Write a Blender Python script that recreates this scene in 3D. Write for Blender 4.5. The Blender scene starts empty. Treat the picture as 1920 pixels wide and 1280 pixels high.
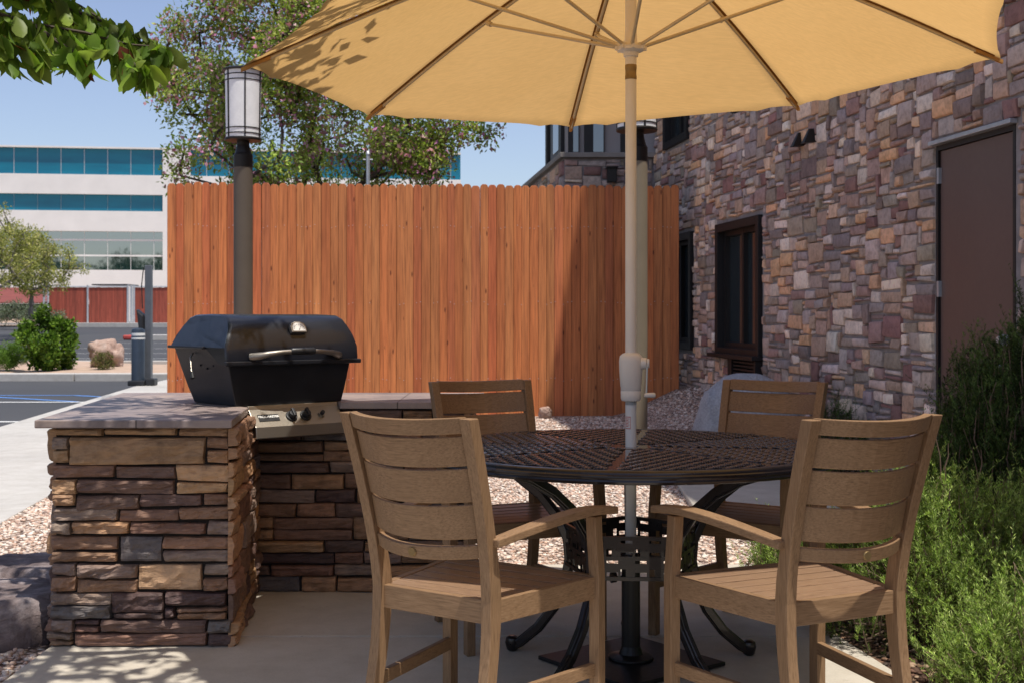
import bpy, math, random
import numpy as np
from mathutils import Vector, Matrix
random.seed(7)
rng = np.random.default_rng(11)
sc = bpy.context.scene
COL = sc.collection
PI = math.pi
R = math.radians

# ------------------------------------------------------------------ camera constants
F, YH, CH = 2320.0, 595.0, 1.15
def at(x, y, Y):
    """point at depth Y seen at picture position x, y (1920 wide)"""
    return np.array([(x - 960) / F * Y, Y, CH + (YH - y) / F * Y])

# ------------------------------------------------------------------ materials
def new_mat(name):
    m = bpy.data.materials.new(name); m.use_nodes = True
    nt = m.node_tree; nt.nodes.clear()
    out = nt.nodes.new('ShaderNodeOutputMaterial')
    b = nt.nodes.new('ShaderNodeBsdfPrincipled')
    nt.links.new(b.outputs[0], out.inputs[0])
    return m, nt, b, out
def nd(nt, t, **k):
    n = nt.nodes.new(t)
    for a, v in k.items():
        if a.startswith('i_'):
            key = a[2:]
            key = int(key) if key.isdigit() else key.replace('_', ' ')
            n.inputs[key].default_value = v
        else: setattr(n, a, v)
    return n
def coords(nt, scale=(1, 1, 1), src='Object', rot=(0, 0, 0)):
    if src == 'World':
        tc = nt.nodes.new('ShaderNodeNewGeometry'); o = tc.outputs['Position']
    else:
        tc = nt.nodes.new('ShaderNodeTexCoord'); o = tc.outputs[src]
    mp = nt.nodes.new('ShaderNodeMapping'); mp.inputs['Scale'].default_value = scale
    mp.inputs['Rotation'].default_value = rot
    nt.links.new(o, mp.inputs[0]); return mp.outputs[0]
def noise(nt, vec, scale, detail=4, rough=.55, dist=0.):
    n = nd(nt, 'ShaderNodeTexNoise'); n.inputs['Scale'].default_value = scale
    n.inputs['Detail'].default_value = detail; n.inputs['Roughness'].default_value = rough
    n.inputs['Distortion'].default_value = dist
    nt.links.new(vec, n.inputs['Vector']); return n.outputs['Fac']
def ramp(nt, fac, stops):
    r = nt.nodes.new('ShaderNodeValToRGB'); e = r.color_ramp.elements
    while len(e) < len(stops): e.new(.5)
    for k, (p, c) in enumerate(stops):
        e[k].position = p; e[k].color = (c[0], c[1], c[2], 1) if not isinstance(c, (int, float)) else (c, c, c, 1)
    nt.links.new(fac, r.inputs[0]); return r.outputs[0]
def mix(nt, a, b, fac, mode='MIX'):
    m = nt.nodes.new('ShaderNodeMix'); m.data_type = 'RGBA'; m.blend_type = mode
    for sock, v in ((m.inputs[0], fac), (m.inputs[6], a), (m.inputs[7], b)):
        if isinstance(v, (int, float)): sock.default_value = v
        elif isinstance(v, tuple): sock.default_value = (v[0], v[1], v[2], 1)
        else: nt.links.new(v, sock)
    return m.outputs[2]
def bump(nt, b, h, strength=.4, dist=.01, prev=None):
    n = nt.nodes.new('ShaderNodeBump'); n.inputs['Strength'].default_value = strength
    n.inputs['Distance'].default_value = dist
    nt.links.new(h, n.inputs['Height'])
    if prev is not None: nt.links.new(prev, n.inputs['Normal'])
    nt.links.new(n.outputs[0], b.inputs['Normal']); return n.outputs[0]
def attr(nt, name='col'):
    a = nt.nodes.new('ShaderNodeAttribute'); a.attribute_name = name; return a.outputs['Color']

def plain(name, c, rough=.5, metal=0., vary=.12, vs=8., bs=60., bst=.12, coat=0., spec=.5, src='Object'):
    m, nt, b, o = new_mat(name)
    v = coords(nt, src=src)
    n = noise(nt, v, vs, 5)
    lo = tuple(x * (1 - vary) for x in c); hi = tuple(min(1, x * (1 + vary)) for x in c)
    nt.links.new(ramp(nt, n, [(.3, lo), (.7, hi)]), b.inputs['Base Color'])
    n2 = noise(nt, v, bs, 4)
    rr = nd(nt, 'ShaderNodeMapRange'); rr.inputs[3].default_value = max(.02, rough - .08); rr.inputs[4].default_value = min(1, rough + .08)
    nt.links.new(n2, rr.inputs[0]); nt.links.new(rr.outputs[0], b.inputs['Roughness'])
    b.inputs['Metallic'].default_value = metal; b.inputs['Coat Weight'].default_value = coat
    b.inputs['Specular IOR Level'].default_value = spec
    if bst: bump(nt, b, n2, bst, .002)
    return m

def wood(name, axis, c1, c2, dark, rough=.5):
    m, nt, b, o = new_mat(name)
    s = [70, 70, 70]; s[axis] = 4.5
    v = coords(nt, tuple(s)); n = noise(nt, v, 4.2, 5, .6)
    v2 = coords(nt, tuple(x * (.12 if x > 5 else 1) for x in s)); n2 = noise(nt, v2, 2., 3)
    c = ramp(nt, n, [(.25, dark), (.45, c1), (.72, c2)])
    c = mix(nt, c, mix(nt, c1, dark, .35), ramp(nt, n2, [(.35, .0), (.75, .55)]))
    nt.links.new(c, b.inputs['Base Color']); b.inputs['Roughness'].default_value = rough
    b.inputs['Specular IOR Level'].default_value = .35
    bump(nt, b, n, .35, .0015); return m

M = {}
c1, c2, dk = (.245, .146, .076), (.335, .210, .118), (.120, .068, .036)
M['wood_x'] = wood('faux_teak_x', 0, c1, c2, dk); M['wood_y'] = wood('faux_teak_y', 1, c1, c2, dk); M['wood_z'] = wood('faux_teak_z', 2, c1, c2, dk)
M['seat'] = wood('faux_teak_seat', 0, (.27, .165, .10), (.36, .235, .145), (.13, .075, .045), .34)
M['bronze'] = plain('dark_bronze_metal', (.022, .018, .019), .30, .45, .25, 14, 90, .08, .35)
M['bronze_top'] = plain('bronze_top', (.060, .040, .036), .24, .35, .25, 14, 90, .06, .6)
M['black_metal'] = plain('black_metal', (.012, .012, .013), .42, .3, .2)
M['black_plastic'] = plain('black_plastic', (.015, .015, .017), .45, 0)
M['grill_black'] = plain('grill_enamel', (.010, .011, .016), .32, .0, .3, 6, 120, .08, .25)
M['grill_body'] = plain('grill_cast', (.016, .017, .022), .42, .2, .25, 8, 160, .15)
M['steel'] = plain('brushed_steel', (.40, .36, .30), .36, .9, .08, 5, 150, .08)
M['steel_dark'] = plain('dull_steel', (.30, .27, .235), .42, .75, .15)
M['steel_grey'] = plain('galvanised_steel', (.5, .52, .54), .45, .6, .1)
M['cream_paint'] = plain('cream_paint', (.78, .72, .64), .42, 0, .05, 4, 50, .05)
M['white_paint'] = plain('white_plastic', (.74, .73, .70), .4, 0, .04)
M['brass'] = plain('brass', (.26, .18, .08), .5, .7, .35)
M['rib'] = plain('rib_metal', (.62, .50, .32), .45, .1, .08)
M['lamp_post'] = plain('lamp_post_paint', (.105, .082, .060), .62, .0, .06)
M['lamp_post_tan'] = plain('lamp_post_tan', (.215, .175, .12), .6, .0, .06)
M['lamp_dark'] = plain('lamp_dark_metal', (.022, .018, .015), .45, .4, .1)
M['door'] = plain('door_paint', (.135, .085, .070), .42, 0, .06, 2, 30, .05)
M['frame'] = plain('window_frame', (.013, .011, .011), .5, .1, .15)
M['curtain'] = plain('curtain', (.22, .24, .28), .9, 0, .2)
M['cap'] = plain('stone_cap', (.28, .25, .22), .85, 0, .12, 5, 40, .3)
M['grey_post'] = plain('grey_post', (.12, .13, .15), .5, .2, .1)
M['bollard'] = plain('bollard', (.035, .05, .075), .4, .1, .1)
M['bark'] = plain('bark', (.075, .055, .042), .9, 0, .35, 20, 60, .8)
M['bark_pale'] = plain('bark_pale', (.22, .19, .16), .9, 0, .3, 12, 40, .6)
M['twig'] = plain('twig', (.19, .13, .09), .9, 0, .3)
M['white'] = plain('road_paint', (.72, .72, .70), .7, 0, .1, 3, 60, .1)
M['blue'] = plain('blue_road_paint', (.10, .26, .62), .7, 0, .12, 3, 60, .1)
M['red'] = plain('red_kerb_paint', (.42, .06, .05), .7, 0, .2)
M['red_roof'] = plain('red_roof', (.20, .045, .03), .7, 0, .15, 1)
M['dark_void'] = plain('dark_interior', (.012, .010, .010), .9, 0, .1)
M['clay'] = plain('clay', (.5, .43, .37), .9)
M['solar'] = plain('dark_panel', (.03, .035, .05), .3, .2, .1)
M['sticker'] = plain('sticker_white', (.75, .72, .68), .5); M['sticker_red'] = plain('sticker_red', (.55, .10, .08), .5)
M['label'] = plain('nameplate_black', (.012, .012, .012), .4); M['lettering'] = plain('nameplate_lettering', (.75, .74, .70), .4)
M['soffit'] = plain('soffit', (.02, .017, .015), .7)

def m_stucco(name, c, sc_=30):
    m, nt, b, o = new_mat(name); v = coords(nt)
    n = noise(nt, v, .5, 5); n2 = noise(nt, v, sc_, 6)
    nt.links.new(ramp(nt, n, [(.3, tuple(x * .93 for x in c)), (.7, tuple(x * 1.04 for x in c))]), b.inputs['Base Color'])
    b.inputs['Roughness'].default_value = .9; bump(nt, b, n2, .4, .004); return m
M['stucco'] = m_stucco('grey_stucco', (.36, .33, .32)); M['office_wall'] = m_stucco('office_wall', (.76, .75, .72), 3)

def m_lampglass():
    m, nt, b, o = new_mat('lamp_glass'); v = coords(nt); n = noise(nt, v, 14, 5, .7); n2 = noise(nt, v, 60, 4)
    nt.links.new(ramp(nt, n, [(.3, (.78, .78, .78)), (.7, (.9, .9, .89))]), b.inputs['Base Color'])
    b.inputs['Roughness'].default_value = .5; b.inputs['Subsurface Weight'].default_value = .0
    b.inputs['Subsurface Radius'].default_value = (.1, .1, .1); bump(nt, b, n2, .2, .002); return m
M['lamp_glass'] = m_lampglass()

def m_glass(name, c, rough=.03, spec=1.):
    m, nt, b, o = new_mat(name); v = coords(nt); n = noise(nt, v, .7, 2)
    b.inputs['Base Color'].default_value = (*c, 1); b.inputs['Roughness'].default_value = rough
    b.inputs['Specular IOR Level'].default_value = spec; b.inputs['IOR'].default_value = 1.9
    bump(nt, b, n, .03, .02); return m
M['glass_dark'] = m_glass('window_glass', (.022, .032, .036))
def m_teal():
    m, nt, b, o = new_mat('teal_glass'); v = coords(nt, (.05, .05, .3)); n = noise(nt, v, 3, 3)
    nt.links.new(ramp(nt, n, [(.3, (.000, .11, .19)), (.7, (.000, .17, .26))]), b.inputs['Base Color'])
    b.inputs['Roughness'].default_value = .04; b.inputs['IOR'].default_value = 1.5
    return m
M['teal'] = m_teal(); M['teal_low'] = m_glass('office_low_glass', (.01, .03, .03), .03, 1.)
M['teal_low'].node_tree.nodes['Principled BSDF'].inputs['IOR'].default_value = 2.6

def m_attr_stone(name, rough=.85, b1=(35, .5, .012), b2=(140, .35, .004), stain=.45, layered=False):
    m, nt, b, o = new_mat(name)
    v = coords(nt, (1, 1, 3.2) if layered else (1, 1, 1))
    n1 = noise(nt, v, b1[0], 6, .6, .3); n2 = noise(nt, v, b2[0], 4)
    n3 = noise(nt, coords(nt), 11, 5, .65)
    c = attr(nt)
    lo = 1 - stain
    c = mix(nt, c, ramp(nt, n3, [(.28, (lo, lo * .96, lo * .94)), (.5, (1, 1, 1)), (.75, (1.18, 1.12, 1.05))]), 1., 'MULTIPLY')
    c = mix(nt, c, ramp(nt, n1, [(.3, (.62, .58, .56)), (.55, (1.05, 1.05, 1.05))]), .7, 'MULTIPLY')
    nt.links.new(c, b.inputs['Base Color']); b.inputs['Roughness'].default_value = rough
    p = bump(nt, b, n1, b1[1], b1[2]); bump(nt, b, n2, b2[1], b2[2], p); return m
M['wall_stone'] = m_attr_stone('veneer_stone', .88, (28, .6, .010), (110, .45, .004), .3)
M['ledge'] = m_attr_stone('ledge_stone', .62, (22, .75, .010), (110, .45, .003), .42, True)
M['mortar'] = plain('mortar', (.29, .26, .25), .95, 0, .2, 12, 90, .6)
M['ledge_back'] = plain('dark_joint', (.02, .014, .011), .95)

def m_fence(name, gain=1.):
    m, nt, b, o = new_mat(name)
    n1 = noise(nt, coords(nt, (30, 30, 1.1)), 2.0, 7, .62, .4)
    n2 = noise(nt, coords(nt, (7, 7, 7)), 1.5, 3)
    n3 = noise(nt, coords(nt, (9, 9, .6)), 1.5, 3)
    c = attr(nt)
    c = mix(nt, c, ramp(nt, n1, [(.3, (.45, .36, .32)), (.52, (.95, .93, .9)), (.75, (1.25, 1.2, 1.15))]), .8, 'MULTIPLY')
    c = mix(nt, c, ramp(nt, n3, [(.3, (.75, .62, .55)), (.7, (1.1, 1.08, 1.05))]), .7, 'MULTIPLY')
    vo = nd(nt, 'ShaderNodeTexVoronoi'); nt.links.new(coords(nt, (11, .5, 3.2)), vo.inputs['Vector']); vo.inputs['Scale'].default_value = 1.
    c = mix(nt, c, ramp(nt, vo.outputs['Distance'], [(.0, (.12, .07, .05)), (.065, (.35, .25, .2)), (.11, (1, 1, 1))]), .9, 'MULTIPLY')
    nt.links.new(c, b.inputs['Base Color']); b.inputs['Roughness'].default_value = .7
    bump(nt, b, n1, .35, .004); return m
M['fence'] = m_fence('stained_cedar')

def m_fabric():
    m, nt, b, o = new_mat('umbrella_fabric')
    v = coords(nt); w = noise(nt, coords(nt, (1, 1, 1)), 420, 2); n = noise(nt, v, 3.5, 4)
    n5 = noise(nt, coords(nt, (12, 90, 60)), 1.4, 4)
    c = ramp(nt, n, [(.3, (.79, .485, .185)), (.7, (.82, .51, .20))])
    c = mix(nt, c, ramp(nt, n5, [(.35, (.86, .85, .83)), (.65, (1, 1, 1))]), .6, 'MULTIPLY')
    c = mix(nt, c, attr(nt), 1., 'MULTIPLY')
    nt.links.new(c, b.inputs['Base Color']); b.inputs['Roughness'].default_value = .9; b.inputs['Specular IOR Level'].default_value = .1
    bump(nt, b, w, .25, .001)
    t = nd(nt, 'ShaderNodeBsdfTranslucent'); nt.links.new(c, t.inputs[0])
    mx = nd(nt, 'ShaderNodeMixShader'); mx.inputs[0].default_value = .47
    nt.links.new(b.outputs[0], mx.inputs[1]); nt.links.new(t.outputs[0], mx.inputs[2]); nt.links.new(mx.outputs[0], o.inputs[0])
    return m
M['fabric'] = m_fabric()

def m_leaf(name, trans=.35, rough=.45, gain=1.):
    m, nt, b, o = new_mat(name); c = attr(nt)
    n = noise(nt, coords(nt), 6, 3)
    c = mix(nt, c, ramp(nt, n, [(.3, (.7, .75, .7)), (.7, (1.2, 1.15, 1.1))]), .6, 'MULTIPLY')
    nt.links.new(c, b.inputs['Base Color']); b.inputs['Roughness'].default_value = rough; b.inputs['Specular IOR Level'].default_value = .18
    t = nd(nt, 'ShaderNodeBsdfTranslucent'); c2 = mix(nt, c, (1.3, 1.5, .5), .8, 'MULTIPLY'); nt.links.new(c2, t.inputs[0])
    mx = nd(nt, 'ShaderNodeMixShader'); mx.inputs[0].default_value = trans
    nt.links.new(b.outputs[0], mx.inputs[1]); nt.links.new(t.outputs[0], mx.inputs[2]); nt.links.new(mx.outputs[0], o.inputs[0])
    return m
M['leaf'] = m_leaf('leaf', .45, .4); M['needle'] = m_leaf('needle', .25, .5); M['far_leaf'] = m_leaf('far_leaf', .3, .6)

def m_concrete(name, c, joint=0):
    m, nt, b, o = new_mat(name); v = coords(nt, src='World')
    n = noise(nt, v, .9, 7, .6); n2 = noise(nt, v, 130, 4, .7); n3 = noise(nt, v, 7, 5, .7)
    k = ramp(nt, n, [(.3, tuple(x * .86 for x in c)), (.7, tuple(x * 1.06 for x in c))])
    k = mix(nt, k, ramp(nt, n2, [(.3, (.82, .81, .8)), (.6, (1, 1, 1))]), .55, 'MULTIPLY')
    k = mix(nt, k, ramp(nt, n3, [(.3, (.82, .80, .77)), (.6, (1.03, 1.03, 1.03))]), .7, 'MULTIPLY')
    n4 = noise(nt, v, 22, 3, .5); k = mix(nt, k, ramp(nt, n4, [(.24, (.62, .58, .54)), (.31, (1, 1, 1))]), .6, 'MULTIPLY')
    nt.links.new(k, b.inputs['Base Color']); b.inputs['Roughness'].default_value = .82
    p = bump(nt, b, n2, .25, .002); bump(nt, b, n3, .2, .004, p); return m
M['concrete'] = m_concrete('patio_concrete', (.56, .505, .42)); M['walk'] = m_concrete('walk_concrete', (.50, .48, .45))
def m_asphalt():
    m, nt, b, o = new_mat('asphalt'); v = coords(nt, src='World'); n = noise(nt, v, .25, 6); n2 = noise(nt, v, 60, 4)
    nt.links.new(mix(nt, ramp(nt, n, [(.3, (.042, .043, .047)), (.7, (.06, .06, .064))]), ramp(nt, n2, [(.3, (.7, .7, .7)), (.7, (1.2, 1.2, 1.2))]), .5, 'MULTIPLY'), b.inputs['Base Color'])
    b.inputs['Roughness'].default_value = .85; bump(nt, b, n2, .4, .004); return m
M['asphalt'] = m_asphalt()
def m_gravel(name, pal, scale=42):
    m, nt, b, o = new_mat(name); v = coords(nt, src='World')
    vo = nd(nt, 'ShaderNodeTexVoronoi'); vo.inputs['Scale'].default_value = scale; vo.inputs['Randomness'].default_value = 1.
    nt.links.new(v, vo.inputs['Vector'])
    sep = nd(nt, 'ShaderNodeSeparateColor'); nt.links.new(vo.outputs['Color'], sep.inputs[0])
    k = len(pal); c = ramp(nt, sep.outputs[0], [(i / (k - 1), p) for i, p in enumerate(pal)])
    c = mix(nt, c, ramp(nt, vo.outputs['Distance'], [(.35, (1, 1, 1)), (.62, (.22, .18, .16))]), 1., 'MULTIPLY')
    nt.links.new(c, b.inputs['Base Color']); b.inputs['Roughness'].default_value = .85
    inv = nd(nt, 'ShaderNodeMath', operation='SUBTRACT'); inv.inputs[0].default_value = 1; nt.links.new(vo.outputs['Distance'], inv.inputs[1])
    bump(nt, b, inv.outputs[0], .9, .02); return m
GP = [(.62, .42, .32), (.74, .60, .49), (.46, .30, .22), (.80, .72, .63), (.56, .44, .36), (.68, .48, .37), (.32, .23, .19), (.76, .63, .54)]
M['gravel'] = m_gravel('gravel_sheet', GP); M['mulch'] = m_gravel('mulch_sheet', [(.10, .05, .03), (.22, .12, .07), (.05, .03, .02), (.30, .19, .12), (.14, .07, .04)], 34)
M['dirt'] = plain('dirt', (.42, .30, .22), .95, 0, .15, 3, 30, .6, src='World')
def m_pebble():
    m, nt, b, o = new_mat('pebble'); n = noise(nt, coords(nt), 60, 3)
    nt.links.new(mix(nt, attr(nt), ramp(nt, n, [(.3, (.75, .75, .75)), (.7, (1.1, 1.1, 1.1))]), .6, 'MULTIPLY'), b.inputs['Base Color']); b.inputs['Roughness'].default_value = .8
    return m
M['pebble'] = m_pebble()
def m_rock(name, ca, cb, cc, s=5):
    m, nt, b, o = new_mat(name); v = coords(nt); n = noise(nt, v, s, 8, .7, .6); n2 = noise(nt, v, s * 7, 6, .7)
    c = ramp(nt, n, [(.3, ca), (.5, cb), (.72, cc)])
    c = mix(nt, c, ramp(nt, n2, [(.35, (.5, .48, .47)), (.6, (1.08, 1.05, 1.02))]), .6, 'MULTIPLY')
    nt.links.new(c, b.inputs['Base Color']); b.inputs['Roughness'].default_value = .85
    p = bump(nt, b, n, .8, .03); bump(nt, b, n2, .7, .008, p); return m
M['rock_dark'] = m_rock('rock_dark', (.08, .05, .042), (.20, .155, .15), (.46, .40, .40)); M['rock_pink'] = m_rock('rock_pink', (.28, .17, .13), (.42, .29, .23), (.50, .40, .34))
M['rock_grey'] = m_rock('rock_grey', (.32, .33, .36), (.42, .43, .46), (.50, .51, .54), 9); M['rock_block'] = m_rock('rock_block', (.28, .20, .20), (.38, .28, .27), (.42, .34, .33), 14)
def m_slate():
    m, nt, b, o = new_mat('counter_slate'); v = coords(nt); n = noise(nt, v, 3.2, 7, .65, .5); n2 = noise(nt, v, 40, 5, .6)
    c = ramp(nt, n, [(.3, (.17, .135, .13)), (.5, (.31, .245, .225)), (.72, (.50, .38, .30))])
    br = nd(nt, 'ShaderNodeTexBrick'); br.offset = 0; br.inputs['Scale'].default_value = 1.; br.inputs['Brick Width'].default_value = .41; br.inputs['Row Height'].default_value = .41
    br.inputs['Mortar Size'].default_value = .003; br.inputs['Color1'].default_value = (1, 1, 1, 1); br.inputs['Color2'].default_value = (.86, .86, .88, 1); br.inputs['Mortar'].default_value = (.3, .28, .27, 1)
    nt.links.new(coords(nt), br.inputs['Vector'])
    c = mix(nt, c, br.outputs[0], 1., 'MULTIPLY')
    nt.links.new(c, b.inputs['Base Color']); b.inputs['Roughness'].default_value = .42
    p = bump(nt, b, n2, .35, .004); bump(nt, b, n, .4, .01, p); return m
M['slate'] = m_slate()

# ------------------------------------------------------------------ mesh helpers
class MB:
    def __init__(s): s.v = []; s.f = []; s.c = []; s.col = (1, 1, 1)
    def add(s, vs, fs):
        o = len(s.v); s.v += [tuple(map(float, p)) for p in vs]; s.c += [s.col] * len(vs)
        s.f += [tuple(i + o for i in f) for f in fs]
    def hexa(s, p):   # 8 points, bottom ring 0-3 then top ring 4-7
        s.add(p, [(3, 2, 1, 0), (4, 5, 6, 7), (0, 1, 5, 4), (1, 2, 6, 5), (2, 3, 7, 6), (3, 0, 4, 7)])
    def box(s, c, d, rz=0):
        x, y, z = d[0] / 2, d[1] / 2, d[2] / 2; ca, sa = math.cos(rz), math.sin(rz); p = []
        for zz in (-z, z):
            for a, b in ((-x, -y), (x, -y), (x, y), (-x, y)):
                p.append((c[0] + a * ca - b * sa, c[1] + a * sa + b * ca, c[2] + zz))
        s.hexa(p)
    def sweep(s, pts, A, B, a, b):
        """rectangular section: half sizes a along A, b along B (arrays or constants)"""
        n = len(pts); o = []
        for i, p in enumerate(pts):
            p = np.array(p, float); Ai = np.array(A[i] if isinstance(A, list) else A, float); Bi = np.array(B[i] if isinstance(B, list) else B, float)
            ai = a[i] if isinstance(a, (list, np.ndarray)) else a; bi = b[i] if isinstance(b, (list, np.ndarray)) else b
            o += [p - Ai * ai - Bi * bi, p + Ai * ai - Bi * bi, p + Ai * ai + Bi * bi, p - Ai * ai + Bi * bi]
        f = [(3, 2, 1, 0), tuple(4 * (n - 1) + k for k in range(4))]
        for i in range(n - 1):
            for k in range(4):
                f.append((4 * i + k, 4 * i + (k + 1) % 4, 4 * i + 4 + (k + 1) % 4, 4 * i + 4 + k))
        s.add(o, f)
    def tube(s, pts, r, n=10, cap=True):
        pts = [np.array(p, float) for p in pts]; m = len(pts); o = []
        up = None
        for i, p in enumerate(pts):
            d = pts[min(i + 1, m - 1)] - pts[max(i - 1, 0)]; d = d / (np.linalg.norm(d) + 1e-9)
            if up is None:
                up = np.array([0, 0, 1.]) if abs(d[2]) < .9 else np.array([1., 0, 0])
            a = np.cross(d, up); a /= np.linalg.norm(a) + 1e-9; b = np.cross(a, d); up = b
            ri = r[i] if isinstance(r, (list, tuple, np.ndarray)) else r
            for k in range(n):
                t = 2 * PI * k / n; o.append(p + (a * math.cos(t) + b * math.sin(t)) * ri)
        f = []
        for i in range(m - 1):
            for k in range(n): f.append((i * n + k, i * n + (k + 1) % n, (i + 1) * n + (k + 1) % n, (i + 1) * n + k))
        if cap: f += [tuple(range(n - 1, -1, -1)), tuple((m - 1) * n + k for k in range(n))]
        s.add(o, f)
    def lathe(s, prof, c=(0, 0, 0), n=24, caps=True):
        o = []; m = len(prof)
        for r, z in prof:
            for k in range(n):
                t = 2 * PI * k / n; o.append((c[0] + r * math.cos(t), c[1] + r * math.sin(t), c[2] + z))
        f = [(i * n + k, i * n + (k + 1) % n, (i + 1) * n + (k + 1) % n, (i + 1) * n + k) for i in range(m - 1) for k in range(n)]
        if caps: f += [tuple(range(n - 1, -1, -1)), tuple((m - 1) * n + k for k in range(n))]
        s.add(o, f)
    def prism(s, poly, z0, z1):
        n = len(poly); o = [(p[0], p[1], z0) for p in poly] + [(p[0], p[1], z1) for p in poly]
        f = [tuple(range(n - 1, -1, -1)), tuple(range(n, 2 * n))] + [(k, (k + 1) % n, n + (k + 1) % n, n + k) for k in range(n)]
        s.add(o, f)
    def build(s, name, mat, parent=None, smooth=False, bevel=0, seg=2):
        me = bpy.data.meshes.new(name); me.from_pydata(s.v, [], s.f)
        a = me.color_attributes.new('col', 'FLOAT_COLOR', 'POINT')
        a.data.foreach_set('color', np.array([(*c, 1) for c in s.c], dtype=np.float32).ravel())
        me.materials.append(mat)
        me.update()
        if smooth:
            me.polygons.foreach_set('use_smooth', [True] * len(me.polygons)); me.set_sharp_from_angle(angle=R(42))
        me.update(); return link(name, me, parent, bevel, seg, smooth)
def link(name, me, parent=None, bevel=0, seg=2, smooth=False):
    o = bpy.data.objects.new(name, me); COL.objects.link(o)
    if parent is not None: o.parent = parent
    if bevel:
        b = o.modifiers.new('bevel', 'BEVEL'); b.width = bevel; b.segments = seg; b.limit_method = 'ANGLE'; b.angle_limit = R(40)
    return o
def fast(name, V, Fc, C, mat, parent=None, smooth=False):
    """V (n,3), Fc (m,k) same k, C (n,3)"""
    me = bpy.data.meshes.new(name); V = np.asarray(V, np.float32); Fc = np.asarray(Fc, np.int32); m, k = Fc.shape
    me.vertices.add(len(V)); me.vertices.foreach_set('co', V.ravel())
    me.loops.add(m * k); me.loops.foreach_set('vertex_index', Fc.ravel())
    me.polygons.add(m); me.polygons.foreach_set('loop_start', np.arange(0, m * k, k, dtype=np.int32))
    if smooth: me.polygons.foreach_set('use_smooth', np.ones(m, bool))
    me.update(calc_edges=True)
    a = me.color_attributes.new('col', 'FLOAT_COLOR', 'POINT')
    cc = np.ones((len(V), 4), np.float32); cc[:, :3] = C; a.data.foreach_set('color', cc.ravel())
    me.materials.append(mat); me.validate()
    return link(name, me, parent)
def tag(o, label, cat, group=None, kind=None):
    if label: o['label'] = label
    if cat: o['category'] = cat
    if group: o['group'] = group
    if kind: o['kind'] = kind
    return o
def struct(o): o['kind'] = 'structure'; return o
def empty(name, loc, rz=0, label=None, cat=None, group=None):
    o = bpy.data.objects.new(name, None); COL.objects.link(o); o.location = loc; o.rotation_euler = (0, 0, rz); o.empty_display_size = .1
    return tag(o, label, cat, group)
def copy_tree(o, parent=None):
    c = o.copy(); COL.objects.link(c); c.parent = parent
    for ch in list(o.children): copy_tree(ch, c)
    return c

# ------------------------------------------------------------------ ground and terrain
WDIR = -.142; WX0 = 3.84          # long stone wall: X = WX0 + WDIR * y
def wallx(y): return WX0 + WDIR * y
def sstep(a, b, x):
    t = np.clip((x - a) / (b - a), 0, 1); return t * t * (3 - 2 * t)
def gz(x, y):   # gravel yard
    z = -.015 + .125 * sstep(5.8, 12.8, y) * sstep(-3.0, -1.6, x)
    z = z + .30 * sstep(.9, .1, wallx(y) - x) * sstep(8.5, 12.5, y)
    return z
def az(y): return -.13 + .023 * np.clip(y - 25, 0, 41)
def grid(name, xs, ys, zf, mat):
    X, Y = np.meshgrid(xs, ys); Z = zf(X, Y); V = np.stack([X, Y, Z], -1).reshape(-1, 3)
    nx, ny = len(xs), len(ys); i = np.arange((ny - 1) * (nx - 1)); r, c = i // (nx - 1), i % (nx - 1); a = r * nx + c
    Fc = np.stack([a, a + 1, a + nx + 1, a + nx], -1)
    return fast(name, V, Fc, np.ones((len(V), 3)), mat, smooth=True)
struct(grid('ground', np.array([-700, -300, -100, -40, -20, -10, 10, 20, 40, 100, 300, 700.]), np.array([-60, -20, 0, 10, 25, 45, 66, 120, 300, 900.]),
            lambda X, Y: az(Y) - .16 - .1 * (Y < 25), M['dirt']))
struct(grid('parking_lot', np.linspace(-90, 40, 30), np.concatenate([np.linspace(9, 25, 5), np.linspace(26, 66, 12), [90.]]), lambda X, Y: az(Y), M['asphalt']))
struct(grid('gravel_bed', np.linspace(-9, 4.2, 60), np.linspace(-3, 13.6, 70), lambda X, Y: np.where(X < -3.1 - .1 * (Y - 8), np.minimum(gz(X, Y), -.2), gz(X, Y)), M['gravel']))
# mulch bed at the right
def bed(name, poly, z, mat, h=.1):
    b = MB(); b.prism(poly, z - h, z); return struct(b.build(name, mat))
bed('added_dark_ground', [(-7, -20), (7, -20), (3.6, 1.75), (1.6, 1.75), (-1.55, 1.75), (-5, 1.75)], .012, M['mulch'])  # dark ground added behind the camera to cut light bouncing onto the chairs
bed('mulch_bed', [(1.16, 4.9), (1.17, 4.58), (1.25, 4.0), (1.36, 3.2), (1.5, 2.0), (3.5, 2.0), (3.3, 4.0), (2.9, 6.6), (1.5, 6.3), (1.2, 5.7)], -.006, M['mulch'])
pb = [(-1.62, 5.78), (-1.60, 3.0), (-1.56, .5), (1.62, .5), (1.36, 3.2), (1.25, 4.0), (1.17, 4.58), (1.14, 5.78)]
b = MB(); b.prism([(-1.62, 4.463), (-1.56, .5), (1.62, .5), (1.36, 3.2), (1.25, 4.0), (1.185, 4.463)], -.12, 0)
b.prism([(-1.66, 5.78), (-1.62, 4.476), (1.184, 4.476), (1.17, 4.58), (1.14, 5.78)], -.12, 0)
struct(b.build('patio', M['concrete'], bevel=.005))
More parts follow.
